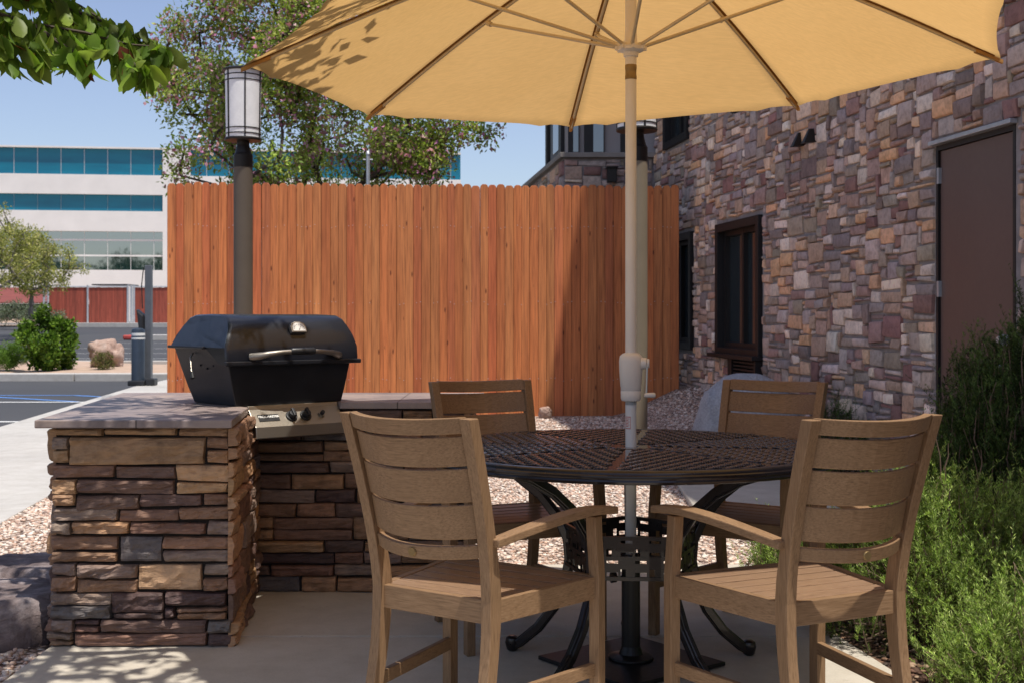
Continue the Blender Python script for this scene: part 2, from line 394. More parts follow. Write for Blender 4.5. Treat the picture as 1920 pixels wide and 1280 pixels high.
# walk on the left
def wl(y): return -3.0 - .12 * (y - 8) + (.1 if y < 7 else 0)
b = MB(); L = 0
ys = [-2, 2.5, 7.0, 10, 13, 16, 19, 20.6]
def wr(y): return -5.4 - .12 * (y - 13)
for a_, c_ in zip(ys[:-1], ys[1:]):
    b.prism([(wr(a_), a_ + .006), (wl(a_), a_ + .006), (wl(c_), c_ - .006), (wr(c_), c_ - .006)], -.2, .0)
struct(b.build('sidewalk', M['walk'], bevel=.006))
b = MB(); b.prism([(wr(20.6), 20.61), (-1.0, 20.61), (-1.0, 29.2), (-5.6, 29.2), (-6.5, 25.2)], -.2, .0)
struct(b.build('sidewalk', M['walk']))
# planting strip with kerb
b = MB()
for k in range(8):
    x0 = -26 + k * 2.45; b.prism([(x0 + .01, 25.0), (x0 + 2.44, 25.0), (x0 + 2.44, 25.28), (x0 + .01, 25.28)], -.25, .025)
b.prism([(-26, 29.6), (-6.3, 29.6), (-6.3, 29.8), (-26, 29.8)], -.2, .12)
struct(b.build('kerb', M['walk'], bevel=.02))
struct(grid('planting_strip', np.linspace(-26, -5.6, 30), np.linspace(25.2, 29.6, 8), lambda X, Y: .0 + .05 * np.sin(X * 1.3) * np.sin(Y) + .08 * (Y - 25.2) / 4.4, M['dirt']))
# painted lines
def line(p, q, w, mat, z=.006):
    b = MB(); p = np.array(p, float); q = np.array(q, float); n = max(2, int(np.linalg.norm(q - p) / 1.5) + 1)
    d = (q - p) / np.linalg.norm(q - p); s_ = np.array([-d[1], d[0]]) * w / 2
    for i in range(n):
        a_, c_ = p + (q - p) * i / n, p + (q - p) * (i + 1) / n
        b.add([(a_[0] - s_[0], a_[1] - s_[1], az(a_[1]) + z), (c_[0] - s_[0], c_[1] - s_[1], az(c_[1]) + z), (c_[0] + s_[0], c_[1] + s_[1], az(c_[1]) + z), (a_[0] + s_[0], a_[1] + s_[1], az(a_[1]) + z)], [(0, 1, 2, 3)])
    o = b.build('parking_line', mat); return struct(o)
for yy in (30.6, 33.0, 35.7, 38.6, 42.4): line((-15 + (yy - 30) * .08, yy), (-6, yy), .13, M['white'])
line((-12, 18.6), (-6.0, 18.75), .12, M['white']); line((-12, 15.1), (-5.6, 15.2), .12, M['white'])
line((-12, 20.3), (-7.2, 20.35), .10, M['blue']); line((-9.2, 20.5), (-6.6, 18.8), .10, M['blue']); line((-7.2, 20.35), (-6.2, 19.7), .10, M['blue'])
# far kerbs and traffic island
b = MB(); b.prism([(-30, 60.5), (-10, 59.5), (10, 59.5), (10, 64.5), (-30, 64.5)], .4, az(61) + .17)
struct(b.build('kerb', M['walk']))
b = MB(); b.prism([(-14.2, 45.4), (-13.6, 44.9), (6, 44.9), (6, 46.6), (-13.4, 46.6)], .2, az(45.5) + .16); struct(b.build('kerb', M['walk']))
b = MB(); b.box((-13.9, 45.4, az(45) + .09), (.5, .9, .165)); struct(b.build('kerb', M['red'], bevel=.05))
struct(grid('planting_bank', np.linspace(-60, -23, 30), np.linspace(60, 74, 10), lambda X, Y: .75 + .55 * sstep(60, 66, Y), M['dirt']))

# ------------------------------------------------------------------ pebbles (nobody could count them)
def ico():
    t = (1 + 5 ** .5) / 2
    v = np.array([(-1, t, 0), (1, t, 0), (-1, -t, 0), (1, -t, 0), (0, -1, t), (0, 1, t), (0, -1, -t), (0, 1, -t), (t, 0, -1), (t, 0, 1), (-t, 0, -1), (-t, 0, 1)], float)
    v /= np.linalg.norm(v[0])
    f = np.array([(0, 11, 5), (0, 5, 1), (0, 1, 7), (0, 7, 10), (0, 10, 11), (1, 5, 9), (5, 11, 4), (11, 10, 2), (10, 7, 6), (7, 1, 8), (3, 9, 4), (3, 4, 2), (3, 2, 6), (3, 6, 8), (3, 8, 9), (4, 9, 5), (2, 4, 11), (6, 2, 10), (8, 6, 7), (9, 8, 1)])
    return v, f
def subdiv(v, f, k=1):
    for _ in range(k):
        cache = {}; v = list(map(tuple, v)); nf = []
        def mid(a, b):
            key = (min(a, b), max(a, b))
            if key not in cache:
                m = (np.array(v[a]) + np.array(v[b])) / 2; m /= np.linalg.norm(m); v.append(tuple(m)); cache[key] = len(v) - 1
            return cache[key]
        for a, b, c in f:
            x, y, z = mid(a, b), mid(b, c), mid(c, a); nf += [(a, x, z), (b, y, x), (c, z, y), (x, y, z)]
        f = nf
    return np.array(v), np.array(f)
def scatter(name, P, S, C, mat):
    v, f = ico(); n = len(P)
    a = rng.uniform(0, 2 * PI, n); sc_ = S[:, None] * rng.uniform(.55, 1.2, (n, 3)) * np.array([1, 1, .62])
    vv = v[None] * (1 + rng.uniform(-.18, .18, (n, 12, 1))) * sc_[:, None, :]
    ca, sa = np.cos(a)[:, None], np.sin(a)[:, None]
    x = vv[..., 0] * ca - vv[..., 1] * sa; y = vv[..., 0] * sa + vv[..., 1] * ca
    V = np.stack([x, y, vv[..., 2]], -1) + P[:, None, :]
    Fc = (f[None] + (np.arange(n) * 12)[:, None, None]).reshape(-1, 3)
    return fast(name, V.reshape(-1, 3), Fc, np.repeat(C, 12, 0), mat, smooth=True)
def inpoly(x, y, poly):
    r = np.zeros(len(x), bool); n = len(poly)
    for i in range(n):
        (x1, y1), (x2, y2) = poly[i], poly[(i + 1) % n]
        if y1 == y2: continue
        c = ((y1 > y) != (y2 > y)) & (x < (x2 - x1) * (y - y1) / (y2 - y1) + x1); r ^= c
    return r
def pebbles(xr, yr, n, s, pal, poly=None, notin=()):
    x = rng.uniform(*xr, n); y = rng.uniform(*yr, n)
    ok = np.ones(n, bool)
    if poly is not None: ok &= inpoly(x, y, poly)
    for p in notin: ok &= ~inpoly(x, y, p)
    x, y = x[ok], y[ok]; m = len(x); S = rng.uniform(.6, 1.35, m) * s
    P = np.stack([x, y, gz(x, y) + S * .25], -1)
    C = np.array(pal)[rng.integers(0, len(pal), m)] * rng.uniform(.75, 1.15, (m, 1))
    return P, S, C
slab = [(1.05, 6.85), (2.85, 6.7), (2.6, 8.7), (1.12, 8.6)]
island_poly = [(-1.7, 4.3), (-.95, 4.3), (-1.08, 5.2), (-.1, 5.2), (-.1, 5.9), (-1.9, 5.9)]
sets = [pebbles((-.9, 2.2), (5.7, 9.5), 26000, .0115, GP, None, (slab,)),
        pebbles((-3.4, -1.5), (3.0, 9.0), 26000, .0125, GP, [(-2.8, 3.0), (-1.55, 3.0), (-1.55, 6.3), (-1.9, 9), (-3.1, 9), (-2.92, 7)], (island_poly,)),
        pebbles((-3.5, 2.1), (9.5, 12.9), 16000, .014, GP)]
P, S, C = (np.concatenate(q) for q in zip(*sets))
tag(scatter('gravel', P, S, C, M['pebble']), 'loose tan and pink pea gravel covering the yard around the patio', 'gravel', kind='stuff')
MP = [(.10, .05, .03), (.26, .15, .09), (.05, .03, .02), (.38, .26, .17), (.16, .08, .05), (.07, .045, .03)]
n = 6000; x = rng.uniform(1.1, 3, n); y = rng.uniform(2.6, 6.3, n); ok = x > 1.22 - .16 * (y - 4.2) * (y < 4.6); x, y = x[ok], y[ok]
tag(scatter('mulch', np.stack([x, y, np.full(len(x), .0)], -1), rng.uniform(.008, .02, len(x)), np.array(MP)[rng.integers(0, 6, len(x))], M['pebble']), 'dark brown bark mulch under the rosemary beside the patio', 'mulch', kind='stuff')
b = MB(); b.prism(slab, -.08, .045); tag(b.build('stepping_slab', M['concrete'], bevel=.01), 'pale concrete landing slab in the gravel in front of the brown door', 'slab')

# ------------------------------------------------------------------ rocks
from mathutils import noise as mn
def rock(name, c, r, mat, label, seed, rough=.28, sharp=1.1, flat_top=None, k=4, rz=0, group=None, cat='rock', pw=.72):
    v, f = ico(); v, f = subdiv(v, f, k); out = []
    for p in v:
        q = Vector(p) * sharp + Vector((seed * 3.7, seed, 0)); n_ = mn.fractal(q, 1., 2., 5); cell = mn.cell(q * 1.7)
        s_ = 1 + rough * n_ + .06 * (cell - .5)
        w = np.sign(p) * np.abs(p) ** pw * s_
        if flat_top is not None: w[2] = min(w[2], flat_top + .04 * n_)
        out.append(w * np.array(r))
    o = fast(name, np.array(out), f, np.ones((len(out), 3)), mat, smooth=False)
    o.location = c; o.rotation_euler = (0, 0, rz); tag(o, label, cat, group); return o
rock('boulder', (-1.93, 4.52, .03), (.30, .24, .20), M['rock_dark'], 'dark angular boulder with a flat top at the foot of the stone column', 1, .22, 1.1, .60, k=2, rz=.15)
rock('boulder', (-2.05, 5.15, .02), (.33, .25, .15), M['rock_dark'], 'low purple grey boulder on the gravel behind the dark angular one', 2, .25, 1.3, .8, k=3, rz=-.3)
rock('boulder', (1.84, 9.6, .16), (.47, .42, .56), M['rock_grey'], 'smooth pale grey boulder on the gravel in front of the building', 3, .10, .8, None, cat='rock', pw=.95)
rock('stone_block', (1.66, 8.72, .11), (.15, .12, .11), M['rock_block'], 'small pinkish squared stone block beside the landing slab', 4, .06, 1.0)
rock('boulder', (-9.0, 27.4, .25), (.40, .38, .37), M['rock_pink'], 'rough pink and tan boulder in the planting strip by the parking lot', 5, .38, 1.2, k=3)
rock('rock', (.34, 12.75, .17), (.07, .06, .06), M['rock_pink'], 'small round rock lying at the foot of the wooden fence', 6, .2, 1.)

# ------------------------------------------------------------------ stones
def stone_patch(b, O, U, W, N, x0, z0, w, h, t, col, nx=6, nz=4, jit=.004, nt_=.3, rnd=.5):
    e = min(.003, w * .1); e2 = min(.014, w * .28); g = min(.003, h * .12); g2 = min(.011, h * .3)
    us = [0, e, e2] + [e2 + (w - 2 * e2) * i / (nx - 4) for i in range(1, nx - 4)] + [w - e2, w - e, w]
    ws = [0, g, g2] + [g2 + (h - 2 * g2) * i / (nz - 4) for i in range(1, nz - 4)] + [h - g2, h - g, h]
    J = rng.uniform(-jit, jit, 4); J2 = rng.uniform(-jit, jit, 4); tilt = rng.uniform(-.25, .25, 2) * t; sd = rng.uniform(0, 100)
    vs = []; nu, nw = len(us), len(ws)
    for j, zz in enumerate(ws):
        for i, uu in enumerate(us):
            fu, fw = uu / w, zz / h
            du = (J[0] * (1 - fw) + J[1] * fw) * (1 - fu) + (J[2] * (1 - fw) + J[3] * fw) * fu
            dw = (J2[0] * (1 - fu) + J2[1] * fu) * (1 - fw) + (J2[2] * (1 - fu) + J2[3] * fu) * fw
            lv = min(i, nu - 1 - i, j, nw - 1 - j); base = (0, .82, .98, 1)[min(lv, 3)]
            ci = min(i, nu - 1 - i) + min(j, nw - 1 - j)
            if lv == 1 and ci == 2: base = .62
            d = t * base + (tilt[0] * (fu - .5) + tilt[1] * (fw - .5)) * (lv > 0)
            if lv > 0:
                d += t * nt_ * (mn.noise(Vector((uu * 14 + sd, zz * 38, sd * .3))) + (.45 * mn.noise(Vector((uu * 50 + sd, zz * 110, sd))) if nx > 8 else 0))
            p = O + U * (x0 + uu + du) + W * (z0 + zz + dw) + N * d
            vs.append(p)
    b.col = col
    b.add(vs, [(j * nu + i, j * nu + i + 1, (j + 1) * nu + i + 1, (j + 1) * nu + i) for j in range(nw - 1) for i in range(nu - 1)])
LP = {'T': (0.438, 0.256, 0.138), 'L': (0.550, 0.350, 0.194), 'O': (0.525, 0.312, 0.163), 'B': (0.312, 0.175, 0.103), 'R': (0.250, 0.135, 0.090), 'P': (0.175, 0.103, 0.079), 'D': (0.106, 0.062, 0.054), 'G': (0.288, 0.206, 0.156), 'S': (0.169, 0.144, 0.135)}
def jc(c, k=.2):
    g_ = 1 + random.uniform(-k, k); return tuple(max(.005, x * g_ * (1 + random.uniform(-.035, .035))) for x in c)
def ledge_face(b, O, U, N, length, z0, z1, dark=1., st=.01):
    z = z0; W = np.array([0, 0, 1.]); keys = 'TTBBBRRPPDGGOS'
    while z < z1 - .012:
        h = random.choice([.042, .05, .058, .066, .085, .1]); h = min(h, z1 - z)
        if z1 - z - h < .03: h = z1 - z
        x = -random.uniform(.0, .02) - st
        while x < length - .01:
            w = random.uniform(.11, .40); w = min(w, length + random.uniform(0, .02) - x)
            if length - x - w < .06: w = length - x + random.uniform(0, .012)
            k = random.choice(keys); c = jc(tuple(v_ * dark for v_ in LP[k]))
            if h > .08 and random.random() < .55:
                s_ = h * random.uniform(.4, .6)
                stone_patch(b, O, U, W, N, x, z, w - .003, s_ - .003, random.uniform(.018, .036), c, nx=11, nz=6, nt_=.38)
                stone_patch(b, O, U, W, N, x, z + s_, w - .003, h - s_ - .003, random.uniform(.018, .036), jc(c), nx=11, nz=6, nt_=.38)
            else: stone_patch(b, O, U, W, N, x, z, w - .003, h - .003, random.uniform(.018, .036), c, nx=12, nz=8, nt_=.38)
            x += w
        z += h

# ------------------------------------------------------------------ barbecue island
isl = empty('barbecue_island', (-1.3, 4.9, 0), 0, 'L shaped outdoor kitchen counter clad in brown ledge stone with slate top', 'counter')
OI = np.array([-1.3, 4.9, 0])
b = MB(); o_ = -OI
body = [(-1.60, 4.345), (-1.005, 4.345), (-1.095, 5.215), (-.20, 5.215), (-.20, 5.80), (-1.80, 5.80)]
b.prism([(p[0] + 1.3, p[1] - 4.9) for p in body], 0, .765); b.build('core', M['ledge_back'], isl)
b = MB(); A = np.array
def L3(x, y): return A([x + 1.3, y - 4.9, 0.])
front = """232 133 455 183 T,460 133 783 183 T,788 133 1010 183 T,222 187 298 245 G,225 247 300 304 T,302 188 908 312 T,911 187 1012 240 B,914 243 1014 304 T,
230 308 503 372 R,507 314 772 376 P,775 310 1012 386 O,780 388 1008 440 O,223 372 332 440 T,335 378 768 442 P,230 443 330 496 T,
335 444 610 510 P,613 443 896 498 P,899 440 1012 494 R,228 500 520 562 G,524 512 788 562 R,792 498 1014 558 B,222 565 310 624 G,313 566 568 624 T,571 566 912 620 R,915 560 1030 625 G,
215 628 515 694 B,528 626 715 746 S,718 630 1018 686 B,222 697 515 748 B,720 690 1020 748 G,225 751 336 804 G,339 751 605 818 G,608 751 895 873 L,899 751 1015 808 G,
222 807 333 877 B,336 820 604 880 B,900 811 1012 872 B,215 880 492 936 G,495 880 725 966 D,728 877 1002 940 D,217 939 490 996 S,495 968 722 998 D,728 943 776 996 D,779 943 1004 968 B,779 970 1004 998 B,
225 1000 322 1056 G,326 1000 438 1027 D,441 1000 915 1058 P,326 1029 438 1058 R,918 1001 1030 1060 S,200 1060 318 1092 G,212 1094 318 1122 B,322 1060 915 1122 R,918 1062 1026 1122 D"""
for t in front.replace('\n', '').split(','):
    x0, y0, x1, y1, k = t.split(); x0, y0, x1, y1 = map(float, (x0, y0, x1, y1))
    def cv(x, y):
        px, py = x / 2.37, 740 + y / 2.37; Y = 4.317; return (px - 960) / F * Y, CH - (py - YH) / F * Y
    X0, Z1 = cv(x0, y0); X1, Z0 = cv(x1, y1); Z0 = max(Z0, .001); Z1 = min(Z1, .765)
    c = jc(LP[k], .1)
    stone_patch(b, L3(0, 4.346) , A([1., 0, 0]), A([0, 0, 1.]), A([0, -1., 0]), X0 + .001, Z0, X1 - X0 - .002, Z1 - Z0 - .001, random.uniform(.018, .034), c, nx=14, nz=8, nt_=.55)
d_ = A([-.09, .87, 0.]); ln = np.linalg.norm(d_); U = d_ / ln
ledge_face(b, L3(-.995, 4.35), U, A([U[1], -U[0], 0]), ln - .03, .0, .765, 1., .018)
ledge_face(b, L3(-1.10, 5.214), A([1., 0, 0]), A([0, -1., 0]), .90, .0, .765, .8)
ledge_face(b, L3(-.20, 5.20), A([0, 1., 0]), A([1., 0, 0]), .60, .0, .765)
ledge_face(b, L3(-.20, 5.80), A([-1., 0, 0]), A([0, 1., 0]), 1.6, .0, .765)
d_ = A([-.2, 1.455, 0.]); ln = np.linalg.norm(d_); U = d_ / ln
ledge_face(b, L3(-1.80, 5.80), -U, A([-U[1], U[0], 0]), ln, .0, .765)
b.build('stone_cladding', M['ledge'], isl, smooth=False)
b = MB(); top = [(-1.652, 4.278), (-.968, 4.278), (-1.045, 4.90), (-1.115, 4.965), (-.76, 5.265), (-.72, 5.185), (-.13, 5.185), (-.13, 5.85), (-1.84, 5.85)]
b.prism([(p[0] + 1.3, p[1] - 4.9) for p in top], .768, .796); b.build('countertop', M['slate'], isl, bevel=.004)

# ------------------------------------------------------------------ grill
GR = empty('grill', (-1.099, 4.92, 0), math.atan2(.648, .762), 'black lidded gas barbecue grill with steel control panel on the stone counter', 'grill')
b = MB()
zs = [.797, .86, .95, 1.036]
def fb(z):
    k = (z - .797) / .239; k = k ** .9; return (-.052 * k, -.016 * k, .494 + .05 * k, .363 + .09 * k)
vs = []
for z in zs:
    x0, y0, x1, y1 = fb(z); vs += [(x0, y0, z), (x1, y0, z), (x1, y1, z), (x0, y1, z)]
f = [(3, 2, 1, 0), (12, 13, 14, 15)] + [(4 * i + k, 4 * i + (k + 1) % 4, 4 * i + 4 + (k + 1) % 4, 4 * i + 4 + k) for i in range(3) for k in range(4)]
b.add(vs, f)
for k in range(3):
    b.box((-.034 - .001 * k, .12 + .055 * k, .955 - .012 * (k % 2)), (.012, .008, .008))
b.build('firebox', M['grill_body'], GR, bevel=.012, seg=3)
lid = empty('x', (0, 0, 0)); bpy.data.objects.remove(lid)
prof = [(-.034, .962), (-.036, .985), (-.030, 1.03), (-.016, 1.075), (.006, 1.115), (.034, 1.143), (.075, 1.158), (.22, 1.163), (.34, 1.161), (.388, 1.150), (.422, 1.12), (.447, 1.075), (.462, 1.030)]
def lx(z): return max(0., (z - 1.03)) / .13 * .054
b = MB(); n = len(prof); vs = []
XS = [0, .012, .03] + [.03 + (1 - .06) * i / 6 for i in range(1, 6)] + [.97, .988, 1.]
for q in XS:
    for (y, z) in prof:
        x0, x1 = -.062 + lx(z), .556 - lx(z) * .62
        e = min(q, 1 - q); dr = .006 if e == 0 else (.0016 if e < .02 else 0)
        zz = z - dr * (z > 1.1); yy = y + (dr if y < .1 else -dr if y > .35 else 0); vs.append((x0 + (x1 - x0) * q, yy, zz))
m = len(XS); f = [(i * n + k, (i + 1) * n + k, (i + 1) * n + k + 1, i * n + k + 1) for i in range(m - 1) for k in range(n - 1)]
b.add(vs, f)
# side plates: lower edge rises towards the back
for q, sgn in ((0, 1), (m - 1, -1)):
    base = [vs[q * n + k] for k in range(n)]
    low = [(base[0][0], base[0][1] + .0, .962), (base[0][0], .02, .965), (base[0][0], .07, .992), (base[0][0], .13, 1.022), (base[0][0], .2, 1.03), (base[0][0], .44, 1.03)]
    poly = base + low[::-1][0:5]
    idx = tuple(range(len(poly))); b.add(poly, [idx if sgn < 0 else idx[::-1]])
lid = b.build('lid', M['grill_black'], GR, smooth=False)
lid.data.polygons.foreach_set('use_smooth', [len(p.vertices) == 4 for p in lid.data.polygons])
b = MB(); b.sweep([(-.068, -.040, .968), (.562, -.040, .968)], (0, 1, 0), (0, 0, 1), .010, .009)
b.sweep([(-.068, .46, 1.028), (-.068, .14, 1.028)], (1, 0, 0), (0, 0, 1), .008, .006)
b.sweep([(.562, .46, 1.028), (.562, .0, .99)], (1, 0, 0), (0, 0, 1), .008, .006)
b.build('rim', M['grill_body'], lid, bevel=.004)
hd = MB(); hp = [(.045, -.036, .993), (.07, -.062, .997), (.105, -.083, 1.005), (.16, -.094, 1.012), (.25, -.097, 1.015), (.34, -.094, 1.012), (.40, -.083, 1.005), (.435, -.062, .997), (.46, -.036, .993)]
hd.tube(hp, [.015, .015, .012, .0095, .009, .0095, .012, .015, .015], 12); h = hd.build('handle', M['steel_dark'], lid, smooth=True)
g = MB(); g.tube([(.195, -.096, 1.014), (.20, -.0965, 1.0145), (.30, -.0965, 1.0145), (.305, -.096, 1.014)], [.011, .0145, .0145, .011], 14); g.build('grip', M['black_plastic'], h, smooth=True)
# thermometer on the sloped front
th = MB(); c0 = A([.275, -.006, 1.102]); nn = A([0, -.90, .42]); nn /= np.linalg.norm(nn); uu = A([1., 0, 0]); ww = np.cross(nn, uu) * -1; ww = A([0, nn[2], -nn[1]])
sh = [(-.036, -.022), (.036, -.022), (.038, .004), (.030, .020), (.012, .028), (-.012, .028), (-.030, .020), (-.038, .004)]
vs = [c0 + uu * a_ + ww * c_ for a_, c_ in sh] + [c0 + nn * .016 + uu * a_ * .95 + ww * c_ * .95 for a_, c_ in sh]
th.add(vs, [tuple(range(8, 16))] + [(k, (k + 1) % 8, 8 + (k + 1) % 8, 8 + k) for k in range(8)])
tt = th.build('thermometer', M['steel_dark'], lid, bevel=.002)
d2 = MB(); vs = [c0 + nn * .0172 + uu * a_ * .78 + ww * c_ * .72 for a_, c_ in sh]; d2.add(vs, [tuple(range(8))]); d2.build('dial', M['sticker'], tt)
d3 = MB(); q0 = c0 + nn * .0185 - ww * .012; q1 = q0 + uu * .012 + ww * .022
d3.add([q0 - uu * .002, q0 + uu * .002, q1], [(0, 1, 2)])
for k in range(9):
    a_ = PI * (k + .5) / 9; r_ = .022; q = c0 + nn * .0185 - ww * .010 + uu * math.cos(a_) * r_ * 1.1 + ww * math.sin(a_) * r_
    d3.add([q - uu * .0011 - ww * .0016, q + uu * .0011 - ww * .0016, q + uu * .0011 + ww * .0016, q - uu * .0011 + ww * .0016], [(0, 1, 2, 3)])
d3.build('needle', M['label'], tt)
# control panel
b = MB(); pf = [(.02, .797), (-.018, .797), (-.022, .782), (-.082, .716), (-.088, .672), (-.070, .668), (-.01, .74), (.02, .76)]
xs_ = (.045, .462); k = len(pf)
b.add([(xs_[0], y, z) for y, z in pf] + [(xs_[1], y, z) for y, z in pf], [tuple(range(k)), tuple(range(2 * k - 1, k - 1, -1))] + [(i, k + i, k + (i + 1) % k, (i + 1) % k) for i in range(k)])
cp = b.build('control_panel', M['steel'], GR, bevel=.002)
pn = A([0, -.066, .060]); pn = A([0, -.74, .673]); pw = A([0, .673, .74]); pc = A([0, -.052, .749])
def on_panel(x, w=0, d=0): return A([x, 0, 0]) + pc + pw * w + pn * d
for x in (.222, .288):
    b = MB(); b.tube([on_panel(x, 0, .001), on_panel(x, 0, .008)], [.026, .024], 20); b.tube([on_panel(x, 0, .008), on_panel(x, 0, .026)], [.017, .015], 16)
    b.sweep([on_panel(x, -.019, .020), on_panel(x, .019, .020)], (1, 0, 0), tuple(pn), .0055, .014); b.build('knob', M['black_plastic'], cp, bevel=.0015)
b = MB(); b.tube([on_panel(.362, 0, .001), on_panel(.362, 0, .010)], [.015, .013], 16); ib = b.build('igniter', M['steel'], cp, smooth=False)
b = MB(); b.tube([on_panel(.362, 0, .010), on_panel(.362, 0, .024)], [.009, .008], 14); b.build('igniter_button', M['black_plastic'], ib)
b = MB(); q = [on_panel(.072, -.017, .002), on_panel(.165, -.017, .002), on_panel(.165, .017, .002), on_panel(.072, .017, .002)]; b.add(q, [(0, 1, 2, 3)]); npz = b.build('nameplate', M['label'], cp)
def text_mesh(s, size, mat, parent, origin, ux, uy, un, name='lettering', bold=0.):
    cu = bpy.data.curves.new(name, 'FONT'); cu.body = s; cu.size = size; cu.align_x = 'CENTER'; cu.align_y = 'CENTER'; cu.offset = bold
    to = bpy.data.objects.new(name, cu); COL.objects.link(to); bpy.context.view_layer.update()
    dg = bpy.context.evaluated_depsgraph_get(); me = bpy.data.meshes.new_from_object(to.evaluated_get(dg)); bpy.data.objects.remove(to)
    me.transform(Matrix(((ux[0], uy[0], un[0], origin[0]), (ux[1], uy[1], un[1], origin[1]), (ux[2], uy[2], un[2], origin[2]), (0, 0, 0, 1))))
    me.materials.clear(); me.materials.append(mat); return link(name, me, parent)
text_mesh('BROILMASTER', .0145, M['lettering'], npz, on_panel(.1185, .004, .0035), (1, 0, 0), pw, pn, bold=.0006)
b = MB(); b.tube([(-.050, .27, 1.005), (-.070, .255, .985), (-.088, .21, .935), (-.090, .20, .925)], .0032, 8); hk = b.build('side_rod', M['steel'], GR, smooth=True)
b = MB(); b.tube([(-.090, .203, .93), (-.092, .19, .905)], [.008, .009], 10); b.build('rod_knob', M['black_plastic'], hk)

# ------------------------------------------------------------------ chairs
def post_y(z): return -.12 * ((z - .44) / .468) ** 1.35 if z > .44 else -.085 * ((.44 - z) / .44) ** 1.9
def post_x(z): return .177 + (.016 * (z - .44) / .468 if z > .44 else .004 * (.44 - z) / .44)
def bowed(x, hw, amt): return -amt * (1 - (x / hw) ** 2)
def make_chair(label):
    t = empty('patio_chair', (0, 0, 0), 0, label, 'chair', 'wooden armchairs around the round table')
    for s in (-1, 1):
        b = MB(); zz = [0, .06, .12, .18, .24, .3, .36, .41, .44, .5, .56, .62, .68, .74, .8, .86, .905]
        b.sweep([(s * post_x(z), post_y(z), z) for z in zz], (1, 0, 0), (0, 1, 0), .0155, [.020 + .004 * math.exp(-((z - .43) / .12) ** 2) for z in zz]); b.build('leg', M['wood_z'], t, bevel=.0025)
        b = MB(); zz = [0, .2, .44, .55, .607]
        b.sweep([(s * (.252 - .004 * (z > .5)), .402 - .012 * max(0, (z - .44)) / .17, z) for z in zz], (1, 0, 0), (0, 1, 0), .0155, .0185); b.build('leg', M['wood_z'], t, bevel=.0025)
        # arm: arched, widening to the front
        pts = []; A_ = []; ws = []
        for k in range(13):
            u = k / 12; x = s * (.198 + .068 * u + .006 * math.sin(PI * u)); y = -.022 + .475 * u; z = .588 + .034 * math.sin(PI * .5 * min(1, u * 1.25)) + .006 * u
            if u > .8: z -= .010 * (u - .8) / .2
            pts.append((x, y, z)); ws.append(.018 + .007 * math.sin(PI * min(1, u * 1.1) * .5))
        b = MB(); b.sweep(pts, (1, 0, 0), (0, -.05, 1), ws, .0105); b.build('armrest', M['wood_y'], t, bevel=.003)
        b = MB(); b.sweep([(s * .180, .015, .4105), (s * .244, .39, .4105)], (1, 0, 0), (0, 0, 1), .011, .0305); b.build('seat_rail', M['wood_y'], t, bevel=.002)
        b = MB(); b.sweep([(s * .181, -.035, .186), (s * .246, .386, .186)], (1, 0, 0), (0, 0, 1), .009, .018); b.build('stretcher', M['wood_y'], t, bevel=.002)
    b = MB(); b.sweep([(-.166, -.002, .4105), (.166, -.002, .4105)], (0, 1, 0), (0, 0, 1), .011, .0305); b.build('seat_rail', M['wood_x'], t, bevel=.002)
    b = MB(); b.sweep([(-.24, .404, .4105), (.24, .404, .4105)], (0, 1, 0), (0, 0, 1), .011, .0305); b.build('seat_rail', M['wood_x'], t, bevel=.002)
    b = MB(); N_ = 6; y0, y1 = .012, .390
    for k in range(N_):
        a_, c_ = y0 + (y1 - y0) * k / N_ + .0038, y0 + (y1 - y0) * (k + 1) / N_ - .0038
        wa, wc = .168 + .064 * a_ / .39, .168 + .064 * c_ / .39; z0, z1 = .396, .4405 - .002 * math.sin(PI * (k + .5) / N_)
        b.hexa([(-wa, a_, z0), (wa, a_, z0), (wc, c_, z0), (-wc, c_, z0), (-wa, a_, z1), (wa, a_, z1), (wc, c_, z1), (-wc, c_, z1)])
    b.build('seat', M['seat'], t, bevel=.0015)
    def rail(name, z0, z1, th, amt=.062, mat='wood_x', over=0):
        b = MB(); zc = (z0 + z1) / 2; hw = post_x(zc) - .0155 + over; n = 13; pts = []; Bs = []; hs = []
        dy = (post_y(z1) - post_y(z0)) / (z1 - z0)
        for i in range(n):
            x = -hw + 2 * hw * i / (n - 1); y = post_y(zc) + bowed(x, hw, amt); pts.append((x, y, zc - .007 * (1 - (x / hw) ** 2))); hs.append((z1 - z0) / 2)
        b.sweep(pts, (0, 1, 0), (0, dy, 1), th / 2, hs); return b.build(name, M[mat], t, bevel=.0025)
    rail('top_rail', .868, .908, .030); rail('back_slat', .786, .861, .013); rail('back_slat', .694, .779, .013); rail('back_slat', .599, .687, .013)
    rail('lower_rail', .548, .583, .024)
    b = MB(); yb = post_y(.566) - .062 - .0125
    b.tube([(.0, yb, .559), (.0, yb - .004, .559)], [.0125, .0105], 20); b.build('badge', M['brass'], t)
    return t
ch = make_chair('wooden armchair nearest the grill, its back to the viewer')
def th_of(fx, fy): return math.atan2(-fx, fy)
chairs = [((-.199, 3.21), (.558, .83), 'wooden armchair left of the pole, back turned to the viewer, nearest the stone column'),
          ((.842, 3.162), (-.43, .903), 'wooden armchair right of the pole, back turned to the viewer, beside the sunlit rosemary'),
          ((-.075, 4.69), (.40, -.915), 'wooden armchair across the table on the left, facing the viewer in front of the fence'),
          ((.95, 4.69), (-.56, -.83), 'wooden armchair across the table on the right, facing the viewer, before the grey boulder')]
for i, ((x, y), (fx, fy), lab) in enumerate(chairs):
    o = ch if i == 0 else copy_tree(ch)
    o.location = (x, y, 0); o.rotation_euler = (0, 0, th_of(fx, fy)); o['label'] = lab

